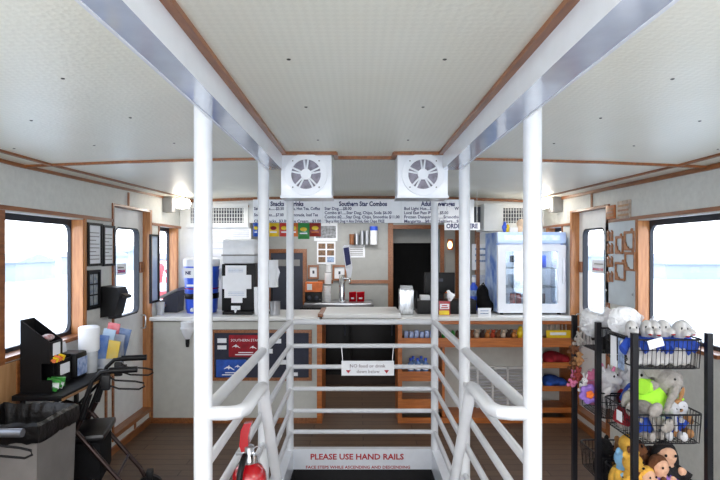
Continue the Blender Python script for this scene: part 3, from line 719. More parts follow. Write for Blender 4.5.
# drink machine
d = 5.08
dm = thing('drink_machine', 'black drink machine with frosted top tub and paper notice', 'drink machine', (X(238, d), d+.15, WT))
x0, x1 = X(221, d), X(255, d)
MB().box(x0, x1, d+.02, d+.36, WT+.03, Z(264, d), bev=.012).build('machine_body', BLACK, dm)
MB().box(x0+.02, x1-.02, d-.03, d+.06, WT, WT+.03, bev=.006).build('drip_tray', BLACK, dm)
tb = MB(); zt = Z(239, d); zb_ = Z(264, d)
tb.box(x0+.005, x1-.005, d+.02, d+.34, zb_, zt, bev=.03); tb.build('tub', PLEXI, dm)
MB().box(x0, x1, d+.015, d+.345, Z(256, d), Z(254.5, d)).build('tub_seam', GREYP, dm)
MB().prism([(X(p, d), Z(q, d)) for p, q in ((225, 265.5), (246, 265.5), (246, 275), (251, 275), (251, 289), (246, 289), (246, 298), (242, 298), (242, 303), (231, 303), (231, 298), (224, 298), (224, 289), (222, 289), (222, 276), (225, 276))], d+.012, d+.02, 'y').build('paper_notice', PAPER, dm)
for i in range(3): MB().box(X(228, d), X(243, d), d+.0105, d+.012, Z(269+i*1.4, d)-.003, Z(269+i*1.4, d)).build('print_line', PAPERB, dm)
for i in range(3): MB().box(X(228, d), X(244, d), d+.0105, d+.012, Z(292+i*1.6, d)-.003, Z(292+i*1.6, d)).build('print_line', PAPERB, dm)
MB().box(X(231, d), X(240, d), d+.005, d+.02, Z(310, d), Z(306, d)).build('tap_label', PAPER, dm)
MB().tube([(X(236, d), d+.01, WT+.05), (X(236, d), d-.02, WT+.045), (X(236, d), d-.02, WT+.02)], .012, 10).build('spout', WHITE, dm)

# paper towel holder, lid stack, canister
d = 5.2
pt = thing('paper_towel_holder', 'white paper towel roll on an upright holder by the steel canister', 'paper towels', (X(272, d), d, WT))
MB().lathe(X(272, d), d, [(.062, WT), (.062, WT+.012), (.008, WT+.014), (.008, Z(258, d))], 20).build('stand', BLACK, pt)
MB().lathe(X(272, d), d, [(.012, Z(287, d)), (.062, Z(287, d)), (.062, Z(260, d)), (.012, Z(260, d))], 24).build('roll', PAPER, pt)
MB().prism([(X(277, d), Z(263, d)), (X(280.5, d), Z(272, d)), (X(277.5, d), Z(284, d))], d-.035, d-.033, 'y').build('loose_sheet', PAPER, pt)
cn = MB().lathe(X(275, 5.05), 5.05, [(.048, WT), (.05, WT+.01), (.05, Z(302.5, 5.05)), (.052, Z(301.5, 5.05)), (.046, Z(301.5, 5.05)), (.044, WT+.02)], 24)
one(cn, 'steel_canister', STEEL, 'short steel canister in front of the paper towel roll', 'canister')
lid = MB().lathe(X(257.5, 5.1), 5.1, [(.03, WT), (.034, WT+.12), (.036, Z(287, 5.1))], 16)
one(lid, 'cup_stack', PAPER, 'stack of white paper cups beside the black drink machine', 'cups')

# papers on the bulkhead, vents
dB = DB-.004
for a, b, c, e, lab in ((211, 226, 228.5, 256, 'tall printed sheet on the white bulkhead behind the blue cooler'), (231, 251, 228.5, 240, 'low wide sheet on the white bulkhead above the drink machine')):
    t = thing('wall_notice', lab, 'paper', (X(a, dB), dB, Z(e, dB)))
    MB().box(X(a, dB), X(b, dB), dB, DB, Z(e, dB), Z(c, dB)).build('sheet', PAPER, t)
    for i in range(4): MB().box(X(a+2, dB), X(b-2, dB), dB-.002, dB, Z(c+2+i*(e-c-4)/4+1, dB), Z(c+2+i*(e-c-4)/4, dB)).build('print_line', mat('faint print', (206, 211, 222), .6), t)
t = thing('wall_notice', 'pale poster with faint print on the wall beside the order sign', 'paper', (X(481, dB), dB, Z(270, dB)))
MB().box(X(472, dB), X(490, dB), dB, DB, Z(270, dB), Z(244, dB)).build('sheet', PAPER, t)
for i in range(3): MB().box(X(475, dB), X(487, dB), dB-.002, dB, Z(250+i*6, dB), Z(248+i*6, dB)).build('print_line', PAPERB, t)
t = thing('wall_notice', 'wide blue printed sheet low on the wall above the blue bottle', 'paper', (X(481, dB), dB, Z(284, dB)))
MB().box(X(472, dB), X(491, dB), dB, DB, Z(284, dB), Z(275, dB)).build('sheet', mat('pale blue paper', (206, 214, 230), .6, var=.1, scale=40), t)
def vent(a, b, c, e, lab):
    t = thing('vent_grille', lab, 'vent', (X((a+b)/2, DB), DB-.03, Z(e, DB)), 'vent grilles on the bulkhead')
    x0, x1, z0, z1 = X(a, DB-.03), X(b, DB-.03), Z(e, DB-.03), Z(c, DB-.03); p = .05
    fr = MB().box(x0, x1, DB-.03, DB, z1-p, z1).box(x0, x1, DB-.03, DB, z0, z0+p).box(x0, x0+p, DB-.03, DB, z0+p, z1-p).box(x1-p, x1, DB-.03, DB, z0+p, z1-p)
    fr.build('frame', WALLW, t)
    MB().box(x0+p, x1-p, DB-.006, DB-.002, z0+p, z1-p).build('backing', GREYD, t)
    g = MB(); n = max(4, int((x1-x0-2*p)/.028))
    for i in range(n): xx = x0+p+(i+.5)*(x1-x0-2*p)/n; g.box(xx-.0028, xx+.0028, DB-.022, DB-.006, z0+p, z1-p)
    for i in range(4): zz = z0+p+(i+.5)*(z1-z0-2*p)/4; g.box(x0+p, x1-p, DB-.02, DB-.01, zz-.003, zz+.003)
    g.build('grid', WALLW, t)
vent(186, 248, 203.5, 227.5, 'white framed wall vent above the blue drink cooler')
vent(473, 528, 203.5, 227.5, 'white framed wall vent partly behind the white box above the fridge')

# bulkhead lamps in the front corners
LAMPG = mat('glowing lamp glass', (255, 244, 226), .3, emit=9, var=0)
def lamp(x, s, lab):
    y = 5.25; z = EYE+.43
    t = thing('corner_lamp', lab, 'lamp', (x, y, z), 'bulkhead lamps in the front corners')
    MB().box(min(x, x+s*.1), max(x, x+s*.1), y-.05, y+.06, z-.05, z+.1, bev=.006).build('lamp_base', GREYP, t)
    MB().sph((x+s*.18, y, z+.04), (.09, .055, .055), 18).build('lamp_glass', LAMPG, t)
    g = MB()
    for a in (-.06, 0, .06): g.tube([(x+s*.18+a, y+.062*math.cos(k*PI/6), z+.04+.062*math.sin(k*PI/6)) for k in range(12)], .0035, 6, closed=True)
    g.build('guard', CHROME, t)
lamp(XL+.002, 1, 'lit glass bulkhead lamp in the corner above the blue cooler')
lamp(XR-.002, -1, 'lit glass bulkhead lamp in the corner above the display fridge')

# ------------------------------------------------------------------ galley
bb = thing('back_bar', 'black back bar cabinet with steel top seen through the counter gap', 'cabinet', (X(340, 6.4), 6.4, 0))
ZB = .965
MB().box(X(300, 6.3), X(373, 6.3), 6.3, 6.97, .12, ZB-.04).box(X(373, 6.3), X(398, 6.3), 6.3, 6.97, .12, .84).build('carcass', DARK, bb)
MB().box(X(302, 6.3), X(396, 6.3), 6.32, 6.97, 0, .12).build('plinth', mat('brown kick board', (60, 44, 36), .6), bb)
for a, b in ((304, 349), (351, 396)):
    dr = MB().box(X(a, 6.28), X(b, 6.28), 6.28, 6.3, .16, .82, bev=.006).build('door', BLACK, bb)
    MB().tube([(X(b-4, 6.26), 6.262, .6), (X(b-4, 6.26), 6.262, .8)], .007, 8).build('door_handle', GREYD, dr)
MB().box(X(303, 6.25), X(374, 6.25), 6.25, 6.98, ZB-.035, ZB, bev=.006).build('bar_top', mat('dull bar top', (120, 120, 122), .4, .5), bb)
dt = thing('drip_tray', 'long stainless drip tray under the beer tower', 'drip tray', (X(338, 6.2), 6.3, ZB))
MB().box(X(304, 6.22), X(372, 6.22), 6.22, 6.5, ZB-.005, ZB+.03, bev=.008).build('tray', STEEL, dt)
bt = thing('beer_tower', 'polished steel beer tower with blue tap handle', 'beer tower', (X(342, 6.35), 6.35, ZB+.03))
MB().lathe(X(342, 6.35), 6.35, [(.055, ZB+.03), (.055, ZB+.04), (.036, ZB+.05), (.036, Z(276, 6.35)), (.03, Z(275, 6.35)), (0, Z(274.7, 6.35))], 20).build('column', CHROME, bt)
MB().tube([(X(344, 6.3), 6.33, Z(279, 6.3)), (X(350, 6.28), 6.27, Z(279, 6.3)), (X(350, 6.28), 6.25, Z(283, 6.28))], .014, 10).build('faucet', CHROME, bt)
MB().prism([(X(a, 6.27), Z(b, 6.27)) for a, b in ((342.6, 247), (344.4, 245), (349.4, 245.6), (352.4, 268), (351, 277.5), (347.8, 277.5), (345.4, 268))], 6.255, 6.28, 'y').build('tap_handle', mat('white tap handle', (220, 224, 234), .3), bt)
MB().prism([(X(a, 6.25), Z(b, 6.25)) for a, b in ((343.4, 248), (348.8, 247), (351, 264), (346, 266))], 6.25, 6.256, 'y').build('handle_badge', INK, bt)
cs = thing('cup_stack', 'tall stack of clear plastic cups beside the beer tower', 'cups', (X(327.5, 6.4), 6.4, ZB))
for i, (rr_, q1, q2) in enumerate(((.046, 303, 284), (.043, 284, 272), (.032, 272, 264))):
    g = MB(); prof = []
    n = 7
    for k in range(n): z = Z(q1, 6.4)+(Z(q2, 6.4)-Z(q1, 6.4))*k/n; prof += [(rr_*.94, z), (rr_, z+.006), (rr_*.95, z+.008)]
    g.lathe(X(327.5+.5*i, 6.4), 6.4, prof, 16); g.build('nested_cups', mat('clear cups', (250, 251, 253), .3, var=.02), cs)
ob = thing('straw_dispenser', 'orange card box on black dispenser next to the cup stack', 'dispenser', (X(313, 6.35), 6.35, ZB))
MB().box(X(305, 6.35), X(322, 6.35), 6.35, 6.5, Z(292, 6.35), Z(282.5, 6.35)).build('card_box', ORANGE, ob)
MB().box(X(305, 6.35), X(321.5, 6.35), 6.36, 6.5, ZB, Z(292, 6.35), bev=.01).build('dispenser_body', BLACK, ob)
for p in (309.5, 316.5): MB().sph((X(p, 6.35), 6.36, Z(298, 6.35)), (.025, .01, .03), 12).build('opening', GREYD, ob)
MB().box(X(307, 6.35), X(312, 6.35), 6.348, 6.35, Z(290, 6.35), Z(284, 6.35)).build('printed_mark', PAPER, ob)
for i, (a, b) in enumerate(((349.2, 356), (357, 364.3))):
    t = thing('red_carton', ['red carton nearer the beer tower on the back bar', 'red carton farther from the beer tower on the back bar'][i], 'carton', (X(a, 6.4), 6.4, ZB), 'red cartons on the back bar')
    MB().prism([(X(a, 6.4), ZB), (X(b, 6.4), ZB), (X(b+.3, 6.4), Z(292, 6.4)), (X(a-.3, 6.4), Z(292.6, 6.4))], 6.4, 6.48, 'y').build('carton', mat('matt red card', (170, 8, 26), .8, var=.05, spec=.1), t)
    MB().box(X(a+2, 6.4), X(b-2, 6.4), 6.397, 6.4, Z(299, 6.4), Z(297.5, 6.4)).build('printed_mark', PAPER, t)
# galley door (dark) and frames
gd = bpy.data.objects.new('door_3', None); C.objects.link(gd); gd.location = (X(288, GB), GB-.03, 0); gd['kind'] = 'structure'
MB().box(X(271, GB), X(303, GB), GB-.02, GB, 0, Z(253, GB)).build('door_leaf', GREYD, gd)
MB().box(X(267, GB), X(271, GB), GB-.03, GB, 0, Z(249, GB)).box(X(303, GB), X(307, GB), GB-.03, GB, 0, Z(249, GB)).box(X(271, GB), X(303, GB), GB-.03, GB, Z(253, GB), Z(249, GB)).build('door_frame', WOOD, gd)
MB().box(X(277, GB), X(300, GB), GB-.025, GB-.02, Z(266, GB), Z(259.5, GB)).build('door_sign', GREYP, gd)
for a, b, c, e, lab in ((308, 319, 265, 279, 'small wood framed card above the orange box'), (332.5, 346.5, 265, 280.5, 'wood framed pair of cards behind the beer tower')):
    t = thing('picture_frame', lab, 'picture frame', (X(a, GB), GB-.02, Z(e, GB)))
    fr = MB(); ring_frame(fr, rr(X(a, GB), X(b, GB), Z(e, GB), Z(c, GB), .001, 1), rr(X(a+2, GB), X(b-2, GB), Z(e-2, GB), Z(c+2, GB), .001, 1), GB-.025, GB-.001, 'y'); fr.build('frame', WOOD, t)
    MB().box(X(a+1.5, GB), X(b-1.5, GB), GB-.01, GB-.001, Z(e-1.5, GB), Z(c+1.5, GB)).build('card', PAPER, t)
    MB().box(X((a+b)/2-1, GB), X((a+b)/2+1, GB), GB-.012, GB-.01, Z((c+e)/2+1.5, GB), Z((c+e)/2-1.5, GB)).build('printed_mark', GREYD, t)
t = thing('wall_notice', 'grey printed sheet below the combos menu on the galley wall', 'paper', (X(325, GB), GB-.01, Z(241, GB)))
MB().box(X(314, GB), X(337.5, GB), GB-.008, GB-.001, Z(241, GB), Z(222, GB)).build('sheet', PAPER, t)
MB().box(X(316, GB), X(336, GB), GB-.01, GB-.008, Z(238, GB), Z(226, GB)).build('printed_photo', mat('grey print', (150, 152, 156), .6, var=.3, scale=30), t)
t = thing('food_poster', 'white poster of six small food photos on the galley wall', 'poster', (X(326, GB), GB-.01, Z(264, GB)))
MB().box(X(317, GB), X(335.5, GB), GB-.012, GB-.001, Z(264, GB), Z(241.5, GB)).build('sheet', PAPER, t)
FOOD = mat('food photo', (150, 110, 80), .5, rgb2=(60, 58, 44), scale=40)
for i in range(6):
    a = 318.5+8.6*(i % 2); c = 243.5+6.7*(i//2)
    MB().box(X(a, GB), X(a+7, GB), GB-.014, GB-.012, Z(c+5.3, GB), Z(c, GB)).build('food_photo', FOOD if i < 5 else PAPERB, t)
t = thing('wall_notice', 'white framed text sheet behind the tap handle', 'paper', (X(357, GB), GB-.01, Z(257, GB)))
MB().box(X(348, GB), X(365, GB), GB-.01, GB-.001, Z(257.5, GB), Z(245, GB)).build('sheet', PAPER, t)
for i in range(5): MB().box(X(350, GB), X(363, GB), GB-.012, GB-.01, Z(248.2+i*1.8, GB), Z(247.4+i*1.8, GB)).build('print_line', GREYP, t)
for i, (a, b, c, m_, lab) in enumerate(((349.5, 354, 234.5, WOOD, 'brown cup tube at the end of the wall cup row'), (354.5, 359, 234, STEEL, 'shortest silver cup tube on the galley wall'), (360, 364.3, 231, STEEL, 'silver cup tube in the middle of the wall cup row'), (365, 369, 231, STEEL, 'silver cup tube next to the blue topped tube'), (370, 377.5, 229.5, PAPER, 'wide white cup tube with a blue top'))):
    dd = GB-.05
    t = thing('cup_tube', lab, 'cup dispenser', (X((a+b)/2, dd), dd, Z(244.5, dd)), 'cup tubes on the galley wall')
    MB().lathe(X((a+b)/2, dd), dd, [(X(b, dd)-X((a+b)/2, dd), Z(244.5, dd)), (X(b, dd)-X((a+b)/2, dd), Z(c, dd))], 16).build('tube', m_, t)
    MB().lathe(X((a+b)/2, dd), dd, [((X(b, dd)-X((a+b)/2, dd))*1.06, Z(c+1, dd)), ((X(b, dd)-X((a+b)/2, dd))*1.06, Z(c-.3 if i < 4 else c+4-.0, dd) if i < 4 else Z(c-3, dd))], 16).build('collar', BLUEP if i == 4 else m_, t)
t = thing('passage_lamp', 'small glowing lamp beside the dark passage doorway', 'lamp', (X(449.5, 6.9), 6.9, Z(250, 6.9)))
MB().box(X(448, 6.93), X(453, 6.93), 6.93, 6.98, Z(250, 6.93), Z(239, 6.93)).build('lamp_base', WOOD, t)
MB().sph((X(450, 6.9), 6.9, Z(245, 6.9)), (.03, .03, .05), 14).build('lamp_glass', mat('amber lamp glass', (255, 200, 140), .3, emit=4, var=0), t)

# ------------------------------------------------------------------ right counter things
d = 5.05
pj = thing('glass_jug', 'clear square drink jug with lid at the flap end', 'jug', (X(407, d), d+.07, WT))
w_ = X(415, d)-X(399.5, d)
MB().box(X(399.5, d), X(414, d), d, d+.13, WT, Z(289, d), bev=.016).build('jug_body', mat('silvery clear jug', (222, 226, 230), .22, .85, var=.15, scale=18, stretch=(3, 3, .6), trans=.15), pj)
MB().box(X(401, d), X(413, d), d+.01, d+.12, Z(289.5, d), Z(286, d), bev=.006).build('lid', CLEARP, pj)
MB().tube([(X(414, d), d+.06, Z(292, d)), (X(417, d), d+.06, Z(292, d)), (X(417, d), d+.06, Z(309, d)), (X(414, d), d+.06, Z(310, d))], .01, 8).build('handle', BLACK, pj)
rg = thing('cash_register', 'black cash register with a raised screen on the worktop', 'cash register', (X(445, d), d+.2, WT))
MB().box(X(418, d), X(478, d), d+.06, d+.31, WT, Z(301, d), bev=.006).build('cash_drawer', BLACK, rg)
MB().box(X(424.5, d+.2), X(455, d+.2), d+.2, d+.24, Z(293.5, d+.2), Z(272.5, d+.2), bev=.008).build('screen', BLACK, rg)
MB().box(X(434, d+.2), X(444, d+.2), d+.22, d+.3, Z(303, d+.2), Z(290, d+.2)).build('screen_stand', BLACK, rg)
MB().box(X(438, d+.2), X(443, d+.2), d+.197, d+.2, Z(281.5, d+.2), Z(278.5, d+.2)).build('screen_badge', GREYD, rg)
pp = MB()
for i in range(5): pp.box(X(421, d+.1), X(430, d+.1), d+.1, d+.22, Z(301, d)+.009*i, Z(301, d)+.009*i+.007)
one(pp, 'paper_pad', PAPER, 'thick white paper pad on the cash drawer', 'paper pad')
hb = thing('printed_box', 'red and yellow printed box in front of the register', 'box', (X(444, d-.03), d, WT))
MB().box(X(438.5, d), X(449.5, d), d-.03, d+.05, WT, Z(301, d)).build('carton', RED, hb)
MB().box(X(438.8, d), X(448.6, d), d-.033, d-.03, WT+.005, WT+.045).build('yellow_panel', YEL, hb)
MB().box(X(439.4, d), X(448.6, d), d-.034, d-.03, WT+.06, WT+.11).build('print_panel', PAPER, hb)
for k, wd in enumerate((.033, .026)): MB().box(X(444, d)-wd, X(444, d)+wd, d-.036, d-.034, WT+.07+.02*k, WT+.079+.02*k).build('print_line', INKR, hb)
def fused(name, m, parent, shapes, vox, M=None):
    b = MB(M)
    for c, r in shapes: b.sph(c, r, 16)
    return b.build(name, m, parent, fuse=vox)
ck = thing('bird_figurine', 'white bird figurine standing on the red box', 'figurine', (X(448, d), d+.01, Z(301, d)))
cx, cz = X(450, d), Z(301, d)
fused('bird_body', PAPER, ck, [((cx+.005, d+.01, cz+.045), (.034, .028, .04)), ((cx-.014, d+.005, cz+.085), (.02, .019, .022)), ((cx-.006, d+.008, cz+.066), (.02, .02, .03)), ((cx+.034, d+.012, cz+.055), (.02, .012, .014)), ((cx, d+.01, cz+.008), (.022, .02, .012))], .004)
MB().tube([(cx-.03, d, cz+.084), (cx-.05, d-.004, cz+.08)], [.008, .002], 8).build('beak', ORANGE, ck)
bl = thing('spray_bottle', 'blue bottle with white cap behind the register', 'bottle', (X(473, d+.15), d+.385, WT))
yy = d+.385; xx = X(473.5, yy)
MB().lathe(xx, yy, [(.04, WT), (.042, WT+.02), (.042, Z(287, yy)), (.018, Z(283.5, yy)), (.018, Z(282, yy))], 18).build('bottle_body', BLUEP, bl)
MB().lathe(xx, yy, [(.02, Z(282.3, yy)), (.02, Z(278, yy)), (.012, Z(277, yy))], 14).build('cap', PAPER, bl)
MB().lathe(xx, yy, [(.0428, Z(296, yy)), (.0428, Z(290, yy))], 18).build('paper_band', PAPERB, bl)
hbg = thing('backpack', 'black bag standing on the worktop by the fridge', 'bag', (X(484, d+.1), d+.2, WT))
fused('bag_body', BLACKC, hbg, [((X(484, d+.2), d+.22, WT+.1), (.07, .08, .11)), ((X(483, d+.2), d+.22, WT+.19), (.062, .07, .09)), ((X(487, d+.2), d+.2, WT+.06), (.07, .08, .07))], .01)
MB().tube([(X(479, d+.1), d+.14, WT+.24), (X(484, d+.1), d+.13, WT+.3), (X(489, d+.1), d+.14, WT+.22)], .008, 8).build('strap', BLACK, hbg)
cdn = thing('price_card', 'small white standing card on the worktop edge', 'card', (X(484, 4.9), 4.9, WT))
MB().box(X(478, 4.9), X(491, 4.9), 4.895, 4.9, WT-.02, Z(308, 4.9), rot=Euler((-.12, 0, 0))).build('card', PAPER, cdn)
for i in range(2): MB().box(X(480, 4.9), X(488, 4.9), 4.885, 4.889, WT+.03+.025*i, WT+.037+.025*i).build('print_line', PAPERB, cdn)

# display fridge
d = 5.04
fx0, fx1 = X(498, d), X(566, d)
fg = thing('display_fridge', 'white countertop display fridge with glass door and lit header', 'display fridge', ((fx0+fx1)/2, d+.25, WT))
zb_, zt, zh = WT+.02, Z(232, d), Z(243.5, d)
FW = mat('fridge enamel', (226, 230, 238), .3, var=.02)
FB = mat('icy blue fridge side', (52, 112, 206), .35, rgb2=(196, 218, 242), scale=4, stretch=(1, 2, 2))
MB().box(fx0, fx0+.03, d+.06, d+.5, zb_, zt).build('side_panel', FB, fg)
MB().box(fx1-.03, fx1, d+.06, d+.5, zb_, zt).build('side_panel', FB, fg)
MB().box(fx0+.03, fx0+.036, d+.06, d+.46, zb_+.05, zh-.02).build('inner_liner', FW, fg)
MB().box(fx1-.036, fx1-.03, d+.06, d+.46, zb_+.05, zh-.02).build('inner_liner', FW, fg)
MB().box(fx0+.03, fx1-.03, d+.46, d+.5, zb_, zt).build('back_panel', FW, fg)
MB().box(fx0+.03, fx1-.03, d+.06, d+.46, zb_, zb_+.05).build('floor_panel', FW, fg)
MB().box(fx0+.03, fx1-.03, d+.06, d+.46, zh-.02, zt).build('top_panel', FW, fg)
hd = MB().box(fx0-.004, fx1+.004, d, d+.06, zh, zt, bev=.012).build('header', mat('pale blue header', (160, 190, 238), .3, rgb2=(200, 219, 247), scale=6, emit=.08), fg)
MB().box(fx0+.06, fx1-.06, d-.003, d, zh+.03, zt-.03).build('header_panel', mat('lit header', (222, 234, 252), .3, rgb2=(170, 200, 240), scale=18, emit=.2), hd)
dr = MB(); ring_frame(dr, rr(fx0, fx1, zb_, zh-.012, .012), rr(fx0+.075, fx1-.075, zb_+.085, zh-.075, .012), d, d+.05, 'y')
dr = dr.build('door', FW, fg)
MB().box(fx0+.07, fx1-.07, d+.022, d+.03, zb_+.08, zh-.07).build('glass_pane', FGLASS, dr)
MB().box(fx1-.035, fx1-.015, d-.02, d+.002, WT+.3, WT+.55, bev=.005).build('door_handle', FW, dr)
for x in (fx0+.05, fx1-.05): MB().lathe(x, d+.05, [(.018, WT), (.018, zb_)], 10).build('foot', BLACK, fg)
SHZ = [zb_+.05, zb_+.24, zb_+.43]
for z in SHZ[1:]:
    g = MB()
    for i in range(14): xx = fx0+.04+i*(fx1-fx0-.08)/13; g.tube([(xx, d+.09, z), (xx, d+.45, z)], .0025, 5)
    for y in (d+.09, d+.27, d+.45): g.tube([(fx0+.03, y, z-.003), (fx1-.03, y, z-.003)], .003, 5)
    g.build('wire_shelf', GREYP, fg)
cans = [(.20, 0, RED, 'red'), (.26, 0, RED, 'red'), (.34, 0, BLUEP, 'blue'), (.44, 0, GREYD, 'dark grey'), (.5, 0, GREYD, 'dark grey'), (.18, 1, STEEL, 'silver'), (.25, 1, STEEL, 'silver'), (.4, 1, ORANGE, 'orange'), (.47, 1, ORANGE, 'orange'), (.2, 2, BLACK, 'black'), (.45, 2, BLUEP, 'blue'), (.51, 2, BLUEP, 'blue')]
for dx, sh, m_, cn_ in cans:
    z = SHZ[sh]+.004; x = fx0+dx
    t = thing('drink_can', cn_+' drink can on the '+['bottom', 'middle', 'top'][sh]+' shelf inside the display fridge', 'drink can', (x, d+.2, z), cn_+' cans on the '+['bottom', 'middle', 'top'][sh]+' fridge shelf')
    MB().lathe(x, d+.2, [(.024, z), (.028, z+.008), (.028, z+.11), (.022, z+.12)], 14).build('can_body', m_, t)
    MB().lathe(x, d+.2, [(.022, z+.119), (.023, z+.123), (.0, z+.1215)], 14).build('can_top', STEEL, t)
tr = MB().prism([(fx0+.1, SHZ[2]+.006), (fx0+.34, SHZ[2]+.006), (fx0+.36, SHZ[2]+.05), (fx0+.08, SHZ[2]+.06)], d+.14, d+.3, 'y')
one(tr, 'food_tray', PAPER, 'white food tray on the top shelf inside the display fridge', 'tray')
# on and above the fridge
wb = thing('wall_box', 'plain white box unit mounted over the vent beside the fridge', 'box', (X(493, 5.4), 5.4, Z(231, 5.4)))
MB().box(X(484, 5.35), X(503, 5.35), 5.35, DB-.031, Z(231, 5.35), Z(203.5, 5.35), bev=.004).build('casing', WALLW, wb)
MB().box(X(476, 5.4), X(484, 5.4), 5.5, DB-.031, Z(229, 5.4), Z(206, 5.4)).build('side_housing', GREYD, wb)
zt2 = zt
for i, (p, m_, lab, h) in enumerate(((504.5, BLUEP, 'blue figurine on top of the fridge beside the white box', .12), (507.5, YEL, 'yellow figurine on top of the fridge', .09))):
    x = X(p, d+.2); t = thing('small_figurine', lab, 'figurine', (x, d+.2, zt2))
    fused('figure_body', m_, t, [((x, d+.2, zt2+h*.3), (.02, .018, h*.3)), ((x, d+.195, zt2+h*.75), (.016, .016, h*.22)), ((x-.018, d+.195, zt2+h*.45), (.01, .01, h*.2)), ((x+.018, d+.195, zt2+h*.45), (.01, .01, h*.2))], .005)
one(MB().box(X(510, d+.15), X(518, d+.15), d+.15, d+.25, zt2, zt2+.05, bev=.004), 'paper_box', PAPER, 'low white paper box on the fridge top', 'box')
one(MB().sph((X(521, d+.2), d+.2, zt2+.09), (.045, .04, .05), 14).sph((X(519, d+.2), d+.18, zt2+.03), (.03, .03, .035), 12), 'plush_shell', mat('cream plush', (226, 200, 176), .9, bump=.4), 'cream plush toy on the fridge top near the railing post', 'plush toy', fuse=.008)

# ------------------------------------------------------------------ left wall pictures and dispenser
def wall_frame(a, b, c, e, lab, picm, name='document_frame', grid=0, s=-1, wx=XL):
    y0, y1, z0, z1 = wr(wx, a, b, c, e)
    t = thing(name, lab, 'picture frame', (wx, (y0+y1)/2, z0), 'framed notices on the window wall' if wx == XL and s == -1 else None)
    g = MB(); lo, hi = (wx, wx+.02) if s < 0 else (wx-.02, wx)
    ring_frame(g, rr(y0, y1, z0, z1, .001, 1), rr(y0+.018, y1-.018, z0+.018, z1-.018, .001, 1), lo, hi, 'x'); g.build('frame', BLACK, t)
    xm_ = wx-s*.008
    MB().box(min(wx, xm_), max(wx, xm_), y0+.015, y1-.015, z0+.015, z1-.015).build('sheet', picm, t)
    q0, q1 = (xm_, xm_-s*.0015) if s < 0 else (xm_-.0015, xm_)
    if grid == 1:
        for i in range(3):
            for j in range(2):
                ya = y0+.03+j*(y1-y0-.05)/2; za = z0+.03+i*(z1-z0-.05)/3
                MB().box(q0, q1, ya, ya+(y1-y0-.05)/2-.012, za, za+(z1-z0-.05)/3-.012).build('photo', PHOTO, t)
    elif grid == 0:
        n = int((z1-z0)/.03)
        for i in range(1, n-1):
            zz = z0+.02+i*(z1-z0-.04)/n
            MB().box(q0, q1, y0+.04, y1-.035-(.05 if i % 3 == 0 else 0), zz, zz+.006).build('print_line', GREYP, t)
wall_frame(86, 100.5, 223, 266, 'black framed document closest to the big window, in the upper pair', PAPER)
wall_frame(101.5, 113, 225.5, 266, 'black framed document beside the door, in the upper pair', PAPER)
wall_frame(86, 98.5, 270, 309, 'black framed sheet of six photos below the two documents', BLACK, 'photo_frame', 1)
wall_frame(149, 157.5, 234.5, 302.5, 'tall black framed blue poster between the door and small window', mat('blue boat poster', (84, 124, 176), .4, rgb2=(200, 210, 220), scale=3), 'poster_frame', grid=2)
# black dispenser
ds = thing('towel_dispenser', 'black wall dispenser mounted below the framed photos by the door', 'dispenser', (XL, 4.02, Z(319, 4.0)))
z0, z1 = Z(317, 4.0), Z(286, 4.0)
MB().prism([(XL+.001, z0), (XL+.11, z0+.015), (XL+.15, z1-.06), (XL+.13, z1-.01), (XL+.001, z1)], 3.95, 4.1, 'y').build('cover', BLACK, ds)
MB().box(XL+.05, XL+.11, 3.97, 4.08, z0-.012, z0+.02, bev=.006).build('slot', DARK, ds)
MB().prism([(XL+.1, z1-.035), (XL+.19, z1-.075), (XL+.185, z1-.095), (XL+.1, z1-.08)], 3.98, 4.07, 'y').build('lever', BLACK, ds)
# exit stickers on the doors
for wx, s, a, b, c, e, lab in ((XL-.072, -1, 116.5, 126, 263.5, 275, 'white sticker with a red bar on the glass of the door near the black dispenser'), (XR+.072, 1, 592, 604.5, 260, 273, 'white sticker with a red bar on the door glass near the souvenir board')):
    y0, y1, z0, z1 = wr(wx, a, b, c, e)
    t = thing('door_sticker', lab, 'sticker', (wx, (y0+y1)/2, z0))
    MB().box(wx-.002, wx+.002, y0, y1, z0, z1).build('sheet', PAPER, t)
    q = wx-s*.003
    MB().box(q-.001, q+.001, y0+.02, y1-.02, z0+.02, z0+.045).build('red_bar', RED, t)
    MB().box(q-.001, q+.001, y0+.02, y1-.05, z1-.04, z1-.03).build('print_line', GREYP, t)

# ------------------------------------------------------------------ wall shelf and its load
ZS = .81
ws = thing('wall_shelf', 'black narrow shelf fixed along the window wall', 'shelf', (XL+.15, 3.3, ZS))
MB().box(XL+.001, XL+.30, 2.92, 3.74, ZS-.03, ZS, bev=.004).build('shelf_top', mat('black shelf laminate', (16, 17, 21), .5, spec=.3), ws)
MB().box(XL+.296, XL+.303, 2.92, 3.74, ZS-.028, ZS-.014).build('edge_strip', TAN, ws)
for y in (3.02, 3.6):
    MB().tube([(XL+.02, y, ZS-.25), (XL+.24, y, ZS-.03)], .01, 8).box(XL, XL+.02, y-.015, y+.015, ZS-.3, ZS-.03).build('bracket', BLACK, ws)
